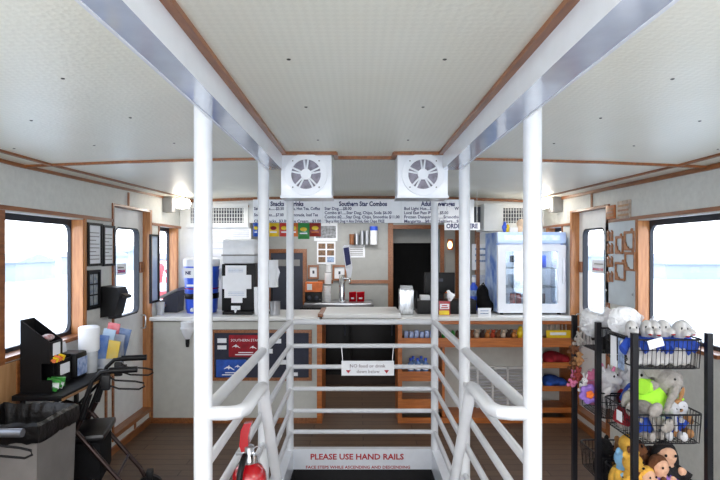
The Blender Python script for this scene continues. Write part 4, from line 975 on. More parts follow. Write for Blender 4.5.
# napkin organiser : tall black stand
og = thing('condiment_organizer', 'tall black condiment organizer with open front slots on the shelf', 'organizer', (XL+.12, 3.08, ZS))
prof = [(XL+.03, ZS), (XL+.21, ZS), (XL+.21, ZS+.075), (XL+.15, ZS+.075), (XL+.15, ZS+.17), (XL+.20, ZS+.17), (XL+.20, ZS+.29), (XL+.03, ZS+.42)]
for y in (2.97, 3.09): MB().prism(prof, y, y+.008, 'y').build('side_panel', BLACK, og)
MB().box(XL+.03, XL+.04, 2.978, 3.09, ZS, ZS+.42).build('back_panel', BLACK, og)
MB().box(XL+.04, XL+.20, 2.978, 3.09, ZS+.17, ZS+.178).build('shelf', BLACK, og)
MB().box(XL+.04, XL+.20, 2.978, 3.09, ZS, ZS+.01).build('base', BLACK, og)
MB().box(XL+.193, XL+.20, 2.978, 3.09, ZS+.19, ZS+.29).build('front_panel', BLACK, og)
MB().box(XL+.20, XL+.203, 3.0, 3.07, ZS+.21, ZS+.28).build('paper_label', PAPER, og)
MB().sph((XL+.15, 3.03, ZS+.31), (.035, .045, .02), 12).build('packet_top', mat('white red packets', (200, 190, 190), .4, rgb2=(150, 60, 60), scale=60), og)
for i in range(7):
    c_ = [ORANGE, YEL, ORANGE, PAPER][i % 4]
    one(MB().box(XL+.14+.008*(i % 3), XL+.22+.006*(i % 3), 2.985+i*.014, 2.998+i*.014, ZS+.182, ZS+.2+.006*(i % 3), rot=Euler((.3*(i % 2), .4, .3))), 'sauce_packet', c_, ['orange', 'yellow', 'orange', 'white'][i % 4]+' sauce packet in the upper slot of the organizer', 'sauce packet', 'sauce packets in the organizer')
for i in range(6):
    c_ = [GREEN, PAPER, GREEN][i % 3]
    one(MB().box(XL+.15, XL+.225, 2.985+i*.016, 3.0+i*.016, ZS+.014+.004*(i % 2), ZS+.03+.02*(i % 3), rot=Euler((.2, .3-.2*(i % 2), .4))), 'sugar_packet', c_, ['green', 'white', 'green'][i % 3]+' sweetener packet in the lower slot of the organizer', 'sugar packet', 'sweetener packets in the organizer')
# black tray with white label
nt_ = thing('napkin_tray', 'low black napkin tray with a white label on the shelf', 'tray', (XL+.1, 3.2, ZS))
MB().box(XL+.03, XL+.15, 3.115, 3.275, ZS, ZS+.02).box(XL+.03, XL+.04, 3.115, 3.275, ZS+.02, ZS+.19).box(XL+.04, XL+.155, 3.115, 3.123, ZS+.02, ZS+.17).box(XL+.04, XL+.155, 3.267, 3.275, ZS+.02, ZS+.17).box(XL+.148, XL+.156, 3.123, 3.267, ZS+.02, ZS+.15).build('tray_body', BLACK, nt_)
MB().box(XL+.156, XL+.159, 3.15, 3.25, ZS+.06, ZS+.125).build('paper_label', PAPER, nt_)
np_ = thing('napkin_dispenser', 'black box dispenser with a blue printed front and napkin', 'napkin dispenser', (XL+.12, 3.36, ZS))
MB().box(XL+.04, XL+.18, 3.285, 3.425, ZS, ZS+.165, bev=.02).build('casing', BLACK, np_)
MB().box(XL+.18, XL+.184, 3.3, 3.412, ZS+.02, ZS+.13).build('printed_front', mat('blue poster print', (90, 120, 180), .4, rgb2=(190, 205, 235), scale=30), np_)
MB().prism([(3.29, ZS+.16), (3.37, ZS+.16), (3.35, ZS+.23), (3.29, ZS+.24)], XL+.07, XL+.075, 'x').build('napkin', PAPER, np_)
ct = thing('cup_tower', 'white foam cups stacked in a clear upright holder on the shelf', 'cups', (XL+.15, 3.5, ZS))
MB().lathe(XL+.15, 3.5, [(.05, ZS), (.055, ZS+.155)], 20).build('lower_cups', mat('clear grey cups', (206, 210, 216), .25, trans=.25), ct)
MB().lathe(XL+.15, 3.5, [(.056, ZS+.14), (.064, ZS+.15), (.066, ZS+.30), (.055, ZS+.308), (0, ZS+.308)], 24).build('upper_cups', PAPER, ct)
bk = thing('brochure_rack', 'clear brochure stand holding leaflets at the end of the shelf', 'brochure rack', (XL+.2, 3.63, ZS))
for i in range(3):
    y = 3.585+i*.05
    MB().box(XL+.13, XL+.30, y, y+.004, ZS+.006, ZS+.07+.03*i).build('pocket', CLEARP, bk)
MB().box(XL+.13, XL+.30, 3.58, 3.72, ZS, ZS+.006).build('base', CLEARP, bk)
BCOL = [((60, 100, 170), 'blue beach'), ((226, 190, 60), 'yellow titled'), ((150, 180, 210), 'pale blue'), ((120, 130, 150), 'grey boat'), ((190, 50, 60), 'red and blue'), ((60, 90, 140), 'dark blue')]
for i, (c_, n) in enumerate(BCOL):
    x = XL+.135+.075*(i % 2)+.01*(i//2); y = 3.60+.05*(i//2)
    one(MB().box(x, x+.085, y+.008*(i % 2), y+.006+.008*(i % 2), ZS+.012, ZS+.23+.035*(i//2)-.04*(i % 2), rot=Euler((-.12, .10+.05*(i % 3), 0))), 'leaflet', mat(n+' leaflet', c_, .4, rgb2=tuple(int(v*.55+90) for v in c_), scale=18), n+' leaflet standing in the clear brochure stand', 'leaflet', 'leaflets in the brochure stand')

# ------------------------------------------------------------------ bin
bn = thing('waste_bin', 'grey square waste bin with black liner bag beside the rollator', 'waste bin', (-1.665, 2.61, 0))
BX0, BX1, BY0, BY1, BZ = -1.89, -1.50, 2.43, 2.77, .785
g = MB(); k = .02
vs = [(BX0+k, BY0+k, 0), (BX1-k, BY0+k, 0), (BX1-k, BY1-k, 0), (BX0+k, BY1-k, 0), (BX0, BY0, BZ), (BX1, BY0, BZ), (BX1, BY1, BZ), (BX0, BY1, BZ), (BX0+.012, BY0+.012, BZ), (BX1-.012, BY0+.012, BZ), (BX1-.012, BY1-.012, BZ), (BX0+.012, BY1-.012, BZ), (BX0+.03, BY0+.03, .03), (BX1-.03, BY0+.03, .03), (BX1-.03, BY1-.03, .03), (BX0+.03, BY1-.03, .03)]
fc = [(3, 2, 1, 0), (12, 13, 14, 15)]
for i in range(4):
    j = (i+1) % 4; fc += [(i, j, 4+j, 4+i), (4+i, 4+j, 8+j, 8+i), (8+i, 8+j, 12+j, 12+i)]
g.poly(vs, fc); g.build('bin_body', mat('taupe bin plastic', (112, 108, 105), .5, var=.05), bn, smooth=False)
# liner folded over the rim, with wrinkled hem
g = MB(); n = 64; rows = []
def rim(u, off):
    per = [(BX0-off, BY0-off), (BX1+off, BY0-off), (BX1+off, BY1+off), (BX0-off, BY1+off)]
    s_ = u*4; i = int(s_) % 4; f_ = s_-int(s_); a, b = per[i], per[(i+1) % 4]
    return a[0]+(b[0]-a[0])*f_, a[1]+(b[1]-a[1])*f_
rnd = [random.uniform(-1, 1) for _ in range(n)]
for off, z, wob in ((.006, BZ-.062, .010), (.012, BZ-.03, .004), (.010, BZ+.02, .006), (-.006, BZ+.032, .006), (-.03, BZ-.01, .01), (-.05, BZ-.2, .016), (-.06, BZ-.45, .01)):
    rows.append([g.bm.verts.new((*rim(i/n, off+abs(rnd[i])*.5*wob), z+rnd[(i*3) % n]*wob*.7+math.sin(i*.55)*wob*.5)) for i in range(n)])
for a, b in zip(rows, rows[1:]):
    for i in range(n): g.bm.faces.new((a[i], a[(i+1) % n], b[(i+1) % n], b[i]))
g.bm.faces.new(rows[-1])
g.build('liner_bag', BLACKBAG, bn)

# ------------------------------------------------------------------ rollators
def rollator(name, label, ox, oy, k, frame_m, w=.35, fx=-1.80, turn=0, grip_m=None):
    """ox, oy offset; two side frames at y=near and y=far, grips toward +x"""
    t = thing(name, label, 'walking frame', (ox-1.5, oy+3.15, 0))
    A = lambda x, y, z: (ox+x, oy+y, z*k)
    for y in (2.98, 2.98+w):
        MB().tube([A(-1.27, y, .93), A(-1.40, y, .93), A(-1.455, y, .925), A(-1.50, y, .88), A(-1.55, y, .74), A(-1.64, y, .5)], .0125, 10).build('handle_tube', BLACK if not grip_m else frame_m, t)
        gr = MB().tube([A(-1.26, y, .932), A(-1.41, y, .932)], .0185, 12).build('grip', grip_m or BLACK, t)
        lv_ = MB().tube([A(-1.42, y, .905), A(-1.38, y, .875), A(-1.27, y, .862), A(-1.225, y, .85), A(-1.22, y, .83), A(-1.25, y, .815), A(-1.36, y, .825), A(-1.42, y, .85)], .0055, 8).build('brake_lever', BLACK, gr)
        MB().box(ox-1.455, ox-1.405, oy+y-.014, oy+y+.014, .82*k, .91*k, bev=.01).build('brake_housing', BLACK, t)
        MB().tube([A(-1.52, y+.02, .80), A(-1.56, y+.02, .66)], .0165, 10).build('height_clamp', BLACK, t)
        MB().tube([A(-1.74, y, .68), A(-1.63, y, .635), A(-1.59, y, .60), A(-1.30, y, .22), A(-1.25, y, .12)], .0135, 10).build('rear_leg', frame_m, t)
        MB().tube([A(-1.56, y, .66), A(-1.66, y, .45), A(fx+.02, y, .16)], .0135, 10).build('front_leg', frame_m, t)
        for wx_, wz in ((-1.24, .085), (fx, .085)):
            wh = MB().tube([A(wx_, y-.018, wz), A(wx_, y+.018, wz)], .082*k, 20).build('wheel', BLACK, t)
            MB().tube([A(wx_, y-.022, wz), A(wx_, y+.022, wz)], .04*k, 14).build('hub', GREYD, wh)
            MB().box(ox+wx_-.02, ox+wx_+.02, oy+y-.028, oy+y+.028, .1*k, .2*k, bev=.006).build('fork', BLACK, t)
    MB().box(ox-1.74, ox-1.44, oy+2.985, oy+2.975+w, .525*k, .565*k, bev=.016).build('seat', CUSH, t)
    bm_ = MB(); bm_.box(ox-1.75, ox-1.46, oy+3.0, oy+2.96+w, .27*k, .52*k, bev=.035); bm_.build('basket_bag', BLACKC, t)
    for x, z in ((-1.37, .31), (-1.5, .30), (-1.70, .36)):
        MB().tube([A(x, 2.98, z), A(x, 2.98+w, z)], .009, 8).build('cross_bar', frame_m, t)
    MB().tube([A(-1.74, 2.98, .68), A(-1.74, 2.98+w, .68)], .012, 8).build('back_bar', BLACK, t)
    t.rotation_euler.z = turn
    return t
ROLB = mat('dark bronze frame', (48, 34, 32), .3, .6, var=.1)
ROLS = mat('pewter frame', (120, 122, 128), .3, .8, var=.1)
rollator('rollator', 'dark framed rollator with black seat parked below the wall shelf', -.065, 0, 1.0, ROLB, turn=.24, fx=-1.72)
rollator('rollator', 'pewter framed rollator in front of the waste bin, only one grip showing', -.165, -1.12, .915, ROLS, fx=-1.66, grip_m=ROLS)

# ------------------------------------------------------------------ fire extinguisher
fe = thing('fire_extinguisher', 'red fire extinguisher with steel valve hung inside the rails', 'fire extinguisher', (-.425, 2.03, .25))
x, y = -.425, 2.03
MB().lathe(x, y, [(.05, .25), (.066, .262), (.068, .28), (.068, .725), (.064, .76), (.05, .785), (.026, .80), (.024, .81)], 32).build('cylinder', RED, fe)
MB().lathe(x, y, [(.0684, .48), (.0684, .69)], 32).build('instruction_label', mat('silver label', (210, 212, 216), .35, .2, var=.15, scale=40), fe)
MB().lathe(x, y, [(.026, .80), (.028, .815), (.02, .83), (.02, .865), (.012, .87)], 16).build('valve', STEEL, fe)
MB().prism([(x-.028, .845), (x-.036, .87), (x-.03, .93), (x-.018, .955), (x+.012, .96), (x+.006, .94), (x-.002, .9), (x, .85)], y-.014, y+.014, 'y').build('lever', RED, fe)
MB().box(x-.05, x+.02, y-.012, y+.012, .832, .846, bev=.003).build('carry_handle', STEEL, fe)
pin = MB(); pin.tube([(x+.035+.016*math.cos(a*PI/8), y-.01, .852+.016*math.sin(a*PI/8)) for a in range(16)], .0025, 6, closed=True); pin.tube([(x-.02, y-.01, .852), (x+.02, y-.01, .852)], .003, 6); pin.build('safety_pin', STEEL, fe)
MB().lathe(x+.024, y-.02, [(.014, .81), (.015, .84)], 14).build('gauge', CHROME, fe)
MB().tube([(x-.012, y-.022, .835), (x-.012, y-.05, .83), (x-.018, y-.078, .79), (x-.028, y-.084, .70), (x-.036, y-.084, .45)], .0115, 10).build('hose', BLACK, fe)
MB().box(x-.05, x+.03, y+.055, y+.09, .5, .52).box(-.53, x, y+.07, y+.085, .5, .52).build('bracket', STEEL, fe)

# ------------------------------------------------------------------ souvenir board on the right wall
y0, y1, z0, z1 = wr(XR, 606.5, 636.5, 223.5, 300)
sb = thing('souvenir_board', 'pale display board for wooden souvenirs on the wall', 'display board', (XR, (y0+y1)/2, z0))
MB().box(XR-.012, XR, y0, y1, 1.2, 1.85).build('board', mat('silvery display board', (190, 200, 206), .3, var=.06, scale=6), sb)
for y in (y0+.03, y1-.03): MB().sph((XR-.014, y, 1.3), .008, 8).build('stud', STEEL, sb)
SOUV = mat('laser cut plywood', (176, 120, 76), .5, rgb2=(130, 82, 48), scale=30)
for i, (a, b, c, e, lab) in enumerate(((616, 623.5, 236, 254, 'cut wood frame souvenir beside the key tags, upper row'), (624.5, 634.5, 231, 250.5, 'highest cut wood frame souvenir on the display board'), (625, 635.5, 252, 271, 'cut wood frame souvenir directly below the highest one'), (615.5, 625.5, 262, 280.5, 'lowest cut wood frame souvenir on the display board'))):
    a0, a1, b0_, b1_ = wr(XR-.014, a, b, c, e)
    t = thing('wooden_souvenir', lab, 'souvenir', (XR-.014, (a0+a1)/2, b0_), 'wooden frame souvenirs on the board')
    g = MB(); ring_frame(g, rr(a0, a1, b0_, b1_, .008, 2), rr(a0+.016, a1-.016, b0_+.016, b1_-.02, .008, 2), XR-.022, XR-.013, 'x'); g.build('cut_frame', SOUV, t)
    g = MB(); g.prism([(a1-.016, b0_+.012), (a1-.07, b0_+.014), (a1-.06, b0_+.03), (a1-.04, b0_+.028), (a1-.03, b0_+.06), (a1-.016, b0_+.07)], XR-.021, XR-.014, 'x'); g.build('palm_cutout', SOUV, t)
    MB().prism([(a0+.016, b1_-.02), (a0+.05, b1_-.02), (a0+.045, b1_+.015), (a0+.03, b1_+.02), (a0+.02, b1_+.01)], XR-.021, XR-.014, 'x').build('top_ornament', SOUV, t)
for i, q in enumerate((230, 243, 256, 271)):
    for j, p in enumerate((608.5, 612)):
        a0, a1, b0_, b1_ = wr(XR-.014, p-1.3, p+1.3, q, q+11)
        t = thing('key_tag', 'small wooden key tag in the two columns beside the door frame', 'souvenir', (XR-.014, (a0+a1)/2, b0_), 'wooden key tags on the board')
        g = MB(); g.prism([(a0, b0_), (a1, b0_), (a1-.006, b0_+.05), (a1, b1_-.02), ((a0+a1)/2, b1_), (a0, b1_-.02), (a0+.006, b0_+.05)], XR-.02, XR-.013, 'x'); g.build('tag_shape', SOUV, t)
        MB().sph((XR-.022, (a0+a1)/2, b1_-.015), .005, 8).build('peg', STEEL, t)
for a, b, c, e, m_, lab in ((607.5, 616, 205.5, 219, WOODS, 'small dark wooden plaque above the souvenir board'), (619, 631.5, 200.5, 218.5, mat('pale engraved plaque', (176, 160, 146), .5, var=.2, scale=30), 'larger pale wooden plaque above the souvenir board')):
    a0, a1, b0_, b1_ = wr(XR, a, b, c, e)
    t = thing('wall_plaque', lab, 'plaque', (XR, (a0+a1)/2, b0_))
    MB().box(XR-.015, XR, a0, a1, b0_, b1_, bev=.003).build('plaque', m_, t)
    for k in range(3): MB().box(XR-.018, XR-.014, a0+.015, a1-.015, b0_+.02+k*(b1_-b0_-.03)/3, b0_+.035+k*(b1_-b0_-.03)/3).build('engraved_line', WOOD if k % 2 else TAN, t)

# ------------------------------------------------------------------ wire basket rack
RX0, RX1 = 1.265, 1.605
RY = [2.38, 2.74, 3.04]
rk = thing('basket_rack', 'black metal rack with three tiers of wire baskets full of plush toys', 'rack', (1.43, 2.7, 0))
for x in (RX0, RX1):
    for i, y in enumerate(RY):
        MB().box(x-.013, x+.013, y-.013, y+.013, 0, 1.25 if x == RX0 or i == 0 else 1.1).build('upright', BLACKM, rk)
for y in RY: MB().box(RX0, RX1, y-.01, y+.01, .12, .145).build('foot_bar', BLACKM, rk)
for x in (RX0, RX1): MB().box(x-.01, x+.01, RY[0], RY[2], .12, .145).build('base_rail', BLACKM, rk)
TIER = [(1.215, .135), (.868, .135), (.527, .135)]
def basket(y0, y1, zt_, h):
    g = MB(); x0, x1 = RX0+.02, RX1-.008; k = .012
    def loop(z, o, r, n=5): return [(*p, z) for p in rr(x0+o, x1-o, y0+o, y1-o, .03, 3)]
    g.tube(loop(zt_, 0, 0), .0045, 6, closed=True); g.tube(loop(zt_-.05, .004, 0), .002, 5, closed=True); g.tube(loop(zt_-h, k, 0), .0035, 6, closed=True)
    nx, ny = 14, 14
    for i in range(nx+1):
        x = x0+.015+(x1-x0-.03)*i/nx
        g.tube([(x, y0, zt_), (x, y0+k, zt_-h), (x, y1-k, zt_-h), (x, y1, zt_)], .0017, 5)
    for i in range(ny+1):
        y = y0+.015+(y1-y0-.03)*i/ny
        g.tube([(x0, y, zt_), (x0+k, y, zt_-h), (x1-k, y, zt_-h), (x1, y, zt_)], .0017, 5)
    g.build('wire_basket', BLACKM, rk)
for zt_, h in TIER:
    basket(RY[0]+.02, RY[1]-.02, zt_, h); basket(RY[1]+.02, RY[2]-.02, zt_, h)
for p, q, dd, sz, lab in ((649, 350, 2.385, (18, 11), 'white tag card hung on the front of the top basket'),):
    x = X(655, 2.38); z = Z(343, 2.38)
    one(MB().box(x-.035, x+.035, 2.372, 2.376, z-.02, z+.02, rot=Euler((0, -.28, 0))), 'price_tag', PAPER, lab, 'tag')
one(MB().box(RX0+.002, RX0+.005, 2.50, 2.55, .80, .85, rot=Euler((0, 0, 0))), 'price_tag', PAPER, 'small white tag on the middle basket behind the corner post', 'tag')
for i in range(2):
    y = 2.50+i*.075
    one(MB().box(RX0+.012, RX0+.016, y, y+.055, 1.05, 1.2), 'price_sheet', PAPERB if i == 0 else PAPER, ['blue printed price sheet hanging on the side of the top basket', 'white price sheet hanging beside the blue one on the top basket'][i], 'price sheet')

# plush toys ---------------------------------------------------------
GREYF = mat('grey plush fur', (158, 152, 146), .95, bump=.6, bscale=160, var=.12, scale=40)
DOLF = mat('silver plush', (206, 204, 203), .95, bump=.5, bscale=160, var=.14)
GREYL = mat('pale grey plush', (196, 196, 200), .95, bump=.5, bscale=160, var=.1)
WHTF = mat('white plush fur', (222, 220, 222), .95, bump=.6, bscale=160)
BRNF = mat('brown plush fur', (112, 68, 40), .95, bump=.6, bscale=160, var=.2)
TANF = mat('tan plush fur', (176, 128, 84), .95, bump=.6, bscale=160, var=.2)
PINKF = mat('pink plush fur', (226, 130, 170), .95, bump=.6, bscale=160)
PURF = mat('purple plush fur', (146, 112, 196), .95, bump=.6, bscale=160)
YELF = mat('golden plush', (228, 176, 70), .95, bump=.6, bscale=120, var=.2)
BLKF = mat('black plush', (26, 24, 28), .95, bump=.6, bscale=120, var=.2)
SKINF = mat('doll cloth face', (224, 176, 146), .9)
LIME = mat('lime shirt cloth', (170, 236, 60), .85, var=.06)
NAVY = mat('royal blue shirt cloth', (36, 72, 170), .85, var=.1)
def plush(name, label, loc, rz, s, fur, kind, shirt=None, hair=None, tilt=0, roll=0, group=None, face=None, sv=None):
    """seated plush toy facing -y, about 0.3*s tall"""
    M = Matrix.Translation(loc) @ Euler((tilt, roll, rz)).to_matrix().to_4x4() @ (Matrix.Diagonal((*sv, 1)) if sv else Matrix.Scale(s, 4))
    t = thing(name, label, 'plush toy', loc, group)
    b = MB(M)
    hz = .235
    b.sph((0, 0, .09), (.075, .065, .10), 14)
    hr = {'doll': (.058, .055, .064), 'elephant': (.072, .07, .07), 'dolphin': (.062, .075, .062)}.get(kind, (.066, .062, .062))
    b.sph((0, -.01, hz), hr, 14).sph((0, -.005, .17), (.045, .045, .05), 12)
    for e in (-1, 1):
        if kind == 'dolphin':
            b.sph((e*.085, -.01, .12), (.035, .022, .055), 10, Euler((0, e*.5, 0)))
        else:
            b.sph((e*.085, -.03, .13), (.03, .03, .06), 10, Euler((.5, -e*.5, 0))).sph((e*.05, -.085, .035), (.034, .065, .034), 10)
            b.sph((e*.055, -.15, .045), (.034, .022, .042), 10)
        if kind == 'elephant': b.sph((e*.105, .012, hz+.005), (.055, .014, .065), 12, Euler((0, 0, e*.35)))
        elif kind == 'bear': b.sph((e*.052, 0, hz+.055), (.024, .014, .024), 10)
        elif kind == 'monkey': b.sph((e*.072, 0, hz+.005), (.022, .012, .026), 10)
        elif kind == 'rabbit': b.sph((e*.035, .01, hz+.105), (.02, .014, .065), 10, Euler((0, e*.25, 0)))
        elif kind == 'unicorn': b.sph((e*.045, .01, hz+.06), (.014, .01, .026), 8)
    if kind == 'elephant':
        for i in range(6): b.sph((0, -.075-.012*i, hz-.01-.026*i), (.026-.002*i,)*3, 10)
    elif kind == 'dolphin':
        b.sph((0, -.085, hz-.012), (.036, .055, .026), 12).sph((0, .075, .11), (.012, .05, .035), 10, Euler((.6, 0, 0))).sph((0, 0, .02), (.09, .03, .02), 10)
    elif kind == 'unicorn':
        b.sph((0, -.07, hz-.02), (.04, .045, .034), 12)
    elif kind == 'doll':
        b.sph((0, -.066, hz-.002), (.009, .009, .008), 8)
    elif kind != 'none':
        b.sph((0, -.058, hz-.016), (.032, .03, .026), 12)
    b.build('plush_body', face if kind == 'doll' and face else fur, t, fuse=.0055*s)
    for e in (-1, 1):
        MB(M).sph((e*.028, -.066 if kind != 'dolphin' else -.07, hz+.016), (.0085, .006, .0095), 8).build('eye', BLACK, t)
    if kind in ('bear', 'monkey', 'rabbit'): MB(M).sph((0, -.089, hz-.008), (.011, .007, .008), 8).build('nose', BLACK, t)
    if kind == 'dolphin': MB(M).sph((0, -.118, hz-.028), (.022, .022, .006), 8).build('mouth', RED, t)
    if kind == 'unicorn':
        MB(M).tube([(0, -.045, hz+.05), (0, -.07, hz+.125)], [.014, .002], 8).build('horn', PINKF, t)
        MB(M).sph((0, .045, hz+.03), (.022, .03, .07), 10).build('mane', PINKF, t)
    if shirt:
        g = MB(M); g.lathe(0, 0, [(.082, .045), (.086, .07), (.084, .11), (.07, .15), (.054, .175), (.05, .172)] if kind != 'dolphin' else [(.085, .125), (.082, .14), (.072, .165), (.06, .185), (.05, .18)], 20)
        for e in (-1, 1): g.tube([(e*.055, -.01, .15), (e*.112, -.045, .105)], [.036, .04], 10)
        g.build('shirt', shirt, t)
    if hair:
        g = MB(M)
        g.sph((0, .012, hz+.018), (.066, .062, .062), 14)
        for e in (-1, 1): g.sph((e*.058, .015, hz-.05), (.026, .034, .085), 10)
        g.sph((0, .045, hz-.05), (.06, .03, .09), 10)
        g.build('hair', hair, t, fuse=.006*s)
    return t

# top front basket: packed row of dolphins
ORD = ['first', 'second', 'third', 'fourth', 'fifth', 'sixth', 'seventh']
ztb = 1.215-.135
dproto = None
xs_ = [RX0+.045+i*.047 for i in range(7)]
for i in range(6):
    loc = (xs_[i], 2.455 + .012*(i % 2), ztb+.008)
    lab = 'grey plush dolphin in a blue shirt, %s along the front of the top basket from the corner post with the tag' % ORD[i]
    plush('plush_dolphin', 'grey plush dolphin in blue shirt, %s from the inner corner post in the top basket' % ORD[i], loc, random.uniform(-.3, .3), .55, DOLF, 'dolphin', shirt=NAVY, tilt=random.uniform(-.06, .04), sv=(.47, .55, .71), roll=random.uniform(-.14, .14), group='plush dolphins along the top basket')
# clear bags bulging over the top baskets
def bag(loc, r, label, seed, m_=BAGP):
    rn = random.Random(seed); b = MB()
    b.sph(loc, r, 22)
    for k in range(7):
        a = rn.uniform(0, 2*PI); e = rn.uniform(-.2, .9)
        b.sph((loc[0]+r[0]*.6*math.cos(a), loc[1]+r[1]*.6*math.sin(a), loc[2]+r[2]*.6*e), (r[0]*rn.uniform(.35, .6), r[1]*rn.uniform(.35, .6), r[2]*rn.uniform(.3, .5)), 12)
    t = thing('plastic_bag', label, 'plastic bag', (loc[0], loc[1], loc[2]-r[2]))
    o_ = b.build('bag_film', m_, t, fuse=.013, smooth=False)
    for v in o_.data.vertices:
        w_n = noise.noise_vector(v.co*24); v.co += w_n*.012 + noise.noise_vector(v.co*55)*.006
    b2 = MB(); b2.tube([(loc[0]-r[0]*.9, loc[1]-r[1]*.3, loc[2]-r[2]*.2), (loc[0]-r[0]*.3, loc[1]-r[1]*.9, loc[2]+r[2]*.3), (loc[0]+r[0]*.6, loc[1]-r[1]*.8, loc[2]-r[2]*.1)], .006, 6); b2.build('bag_seam', m_, t)
bag((RX0+.075, 2.62, 1.275), (.075, .07, .075), 'large white plastic bag bulging behind the plush dolphins', 1, BAGW)
bag((RX0+.045, 2.86, 1.235), (.085, .09, .085), 'clear plastic bag over the back top basket by the tall posts', 2)
bag((RX1-.055, 2.62, 1.25), (.085, .07, .07), 'thin clear bag at the window end of the top basket', 3)
bag((RX0+.20, 2.86, 1.23), (.085, .08, .07), 'crumpled clear bag behind the large white bag', 4)
# dark goods in the back top basket
for i in range(3):
    t = plush('plush_toy', 'black plush toy %s in the back top basket' % ['at the aisle side', 'in the middle', 'at the wall side'][i], (RX0+.08+i*.085, 2.85, ztb+.008), -.4, .52, BLKF, 'bear')
# middle tier
zm = .868-.135+.01
plush('plush_elephant', 'grey plush elephant in a lime shirt in the middle basket', (RX0+.085, 2.545, zm+.09), .25, .95, GREYF, 'elephant', shirt=LIME, tilt=.1, roll=.85)
plush('plush_elephant', 'grey plush elephant in a red scarf leaning on the corner post', (RX0+.05, 2.58, zm), .9, .66, GREYF, 'elephant', shirt=REDC, tilt=.2, roll=.1)
plush('plush_elephant', 'grey plush elephant in lime cap and shirt toward the wall', (RX0+.255, 2.62, zm+.05), -.2, .75, GREYF, 'elephant', shirt=LIME)
plush('plush_dog', 'white plush dog in a blue shirt behind the lime elephant', (RX0+.16, 2.65, zm+.05), .2, .85, WHTF, 'bear', shirt=NAVY)
plush('plush_elephant', 'small grey plush elephant in a blue shirt low against the front wires', (RX0+.10, 2.50, zm-.005), .35, .55, GREYF, 'elephant', shirt=NAVY)
plush('plush_elephant', 'pale grey plush elephant in a blue shirt low at the window side', (RX0+.235, 2.50, zm-.005), -.2, .55, GREYL, 'elephant', shirt=NAVY)
plush('plush_rabbit', 'tan plush rabbit lying at the window corner of the middle basket', (RX1-.05, 2.53, zm), -.3, .55, TANF, 'rabbit')
plush('plush_unicorn', 'white plush unicorn with pink mane in the back middle basket', (RX0+.09, 2.83, zm+.03), .7, .72, WHTF, 'unicorn')
plush('plush_pig', 'pink plush pig beside the unicorn in the back middle basket', (RX0+.05, 2.93, zm+.02), .8, .62, PINKF, 'bear')
plush('plush_cat', 'white plush cat in red shirt in the back middle basket', (RX0+.2, 2.84, zm+.01), .5, .7, WHTF, 'bear', shirt=REDC)
plush('plush_dog', 'pale grey plush dog in blue shirt at wall side of the back middle basket', (RX0+.245, 2.94, zm+.01), .2, .7, GREYL, 'bear', shirt=NAVY)
# bottom tier
zl = .527-.135-.02
plush('plush_monkey', 'brown plush monkey with golden hat hair in the bottom basket', (RX0+.13, 2.57, zl+.09), .9, .8, BRNF, 'monkey', hair=YELF, tilt=-.2)
plush('rag_doll', 'black haired cloth doll lying at the window side of the bottom basket', (RX0+.255, 2.57, zl+.06), -.1, .8, BLKF, 'doll', shirt=BLKF, hair=BLKF, face=SKINF)
plush('rag_doll', 'brown haired cloth doll in purple dress in the bottom basket', (RX0+.195, 2.52, zl+.05), .2, .68, PURF, 'doll', shirt=PURF, hair=BRNF, face=SKINF)
plush('plush_giraffe', 'golden spotted plush giraffe at the aisle corner of the bottom basket', (RX0+.065, 2.53, zl+.05), .4, .75, YELF, 'bear')
plush('rag_doll', 'pink dressed cloth doll squeezed beside the giraffe', (RX0+.125, 2.50, zl+.03), .2, .6, PINKF, 'doll', shirt=PINKF, hair=YELF, face=SKINF)
plush('plush_bear', 'pale blue plush bear behind the giraffe in the bottom basket', (RX0+.06, 2.60, zl+.03), .6, .8, mat('light blue plush', (130, 180, 220), .95, bump=.5), 'bear', shirt=YELF)
plush('plush_bear', 'dark brown plush bear deep in the bottom basket', (RX0+.22, 2.65, zl+.01), .2, .85, mat('dark brown plush', (54, 34, 28), .95, bump=.5), 'bear')
plush('plush_bear', 'black plush bear in the back bottom basket', (RX0+.08, 2.86, zl), .6, .75, BLKF, 'bear')
plush('plush_bear', 'tan plush bear in the back bottom basket', (RX0+.2, 2.88, zl), .3, .75, TANF, 'bear')

# little plush key chains hung on a strand between the two tall posts
KC = [('grey bear', GREYF, 1.10, 2.90, 'bear'), ('brown bear', BRNF, 1.04, 2.97, 'bear'), ('tan monkey', TANF, .99, 2.90, 'monkey'), ('brown monkey', BRNF, .95, 2.97, 'monkey'), ('red bear', mat('red plush', (136, 52, 48), .95, bump=.5), .90, 2.91, 'bear'), ('white rabbit', WHTF, .86, 2.83, 'rabbit'), ('pink rabbit', PINKF, .85, 2.98, 'rabbit')]
for n, m_, z, y, kd in KC:
    t = plush('plush_keychain', 'tiny '+n+' key chain hanging from the side of the rack', (RX0-.03, y, z), -.9, .25, m_, kd, group='plush key chains on the rack side')
    MB().tube([(RX0-.03, y, z+.085), (RX0-.01, y, z+.12), (RX0+.02, y, z+.125)], .0015, 5).build('cord', STEEL, t)
fl = thing('plush_flower', 'purple plush flower with orange centre hanging on the rack side', 'plush toy', (RX0-.04, 2.8, .82))
c0 = Vector((RX0-.03, 2.78, .86)); b = MB()
for i in range(6):
    a = i*PI/3+.3; b.sph((c0.x+.034*math.cos(a), c0.y, c0.z+.034*math.sin(a)), (.023, .015, .023), 12)
b.build('petals', PURF, fl, fuse=.006)
b = MB()
for i in range(5):
    a = i*2*PI/5; b.sph((c0.x+.013*math.cos(a), c0.y-.013, c0.z+.013*math.sin(a)), (.011, .01, .011), 10)
b.build('flower_centre', mat('orange plush', (240, 120, 50), .9, bump=.4), fl, fuse=.004)
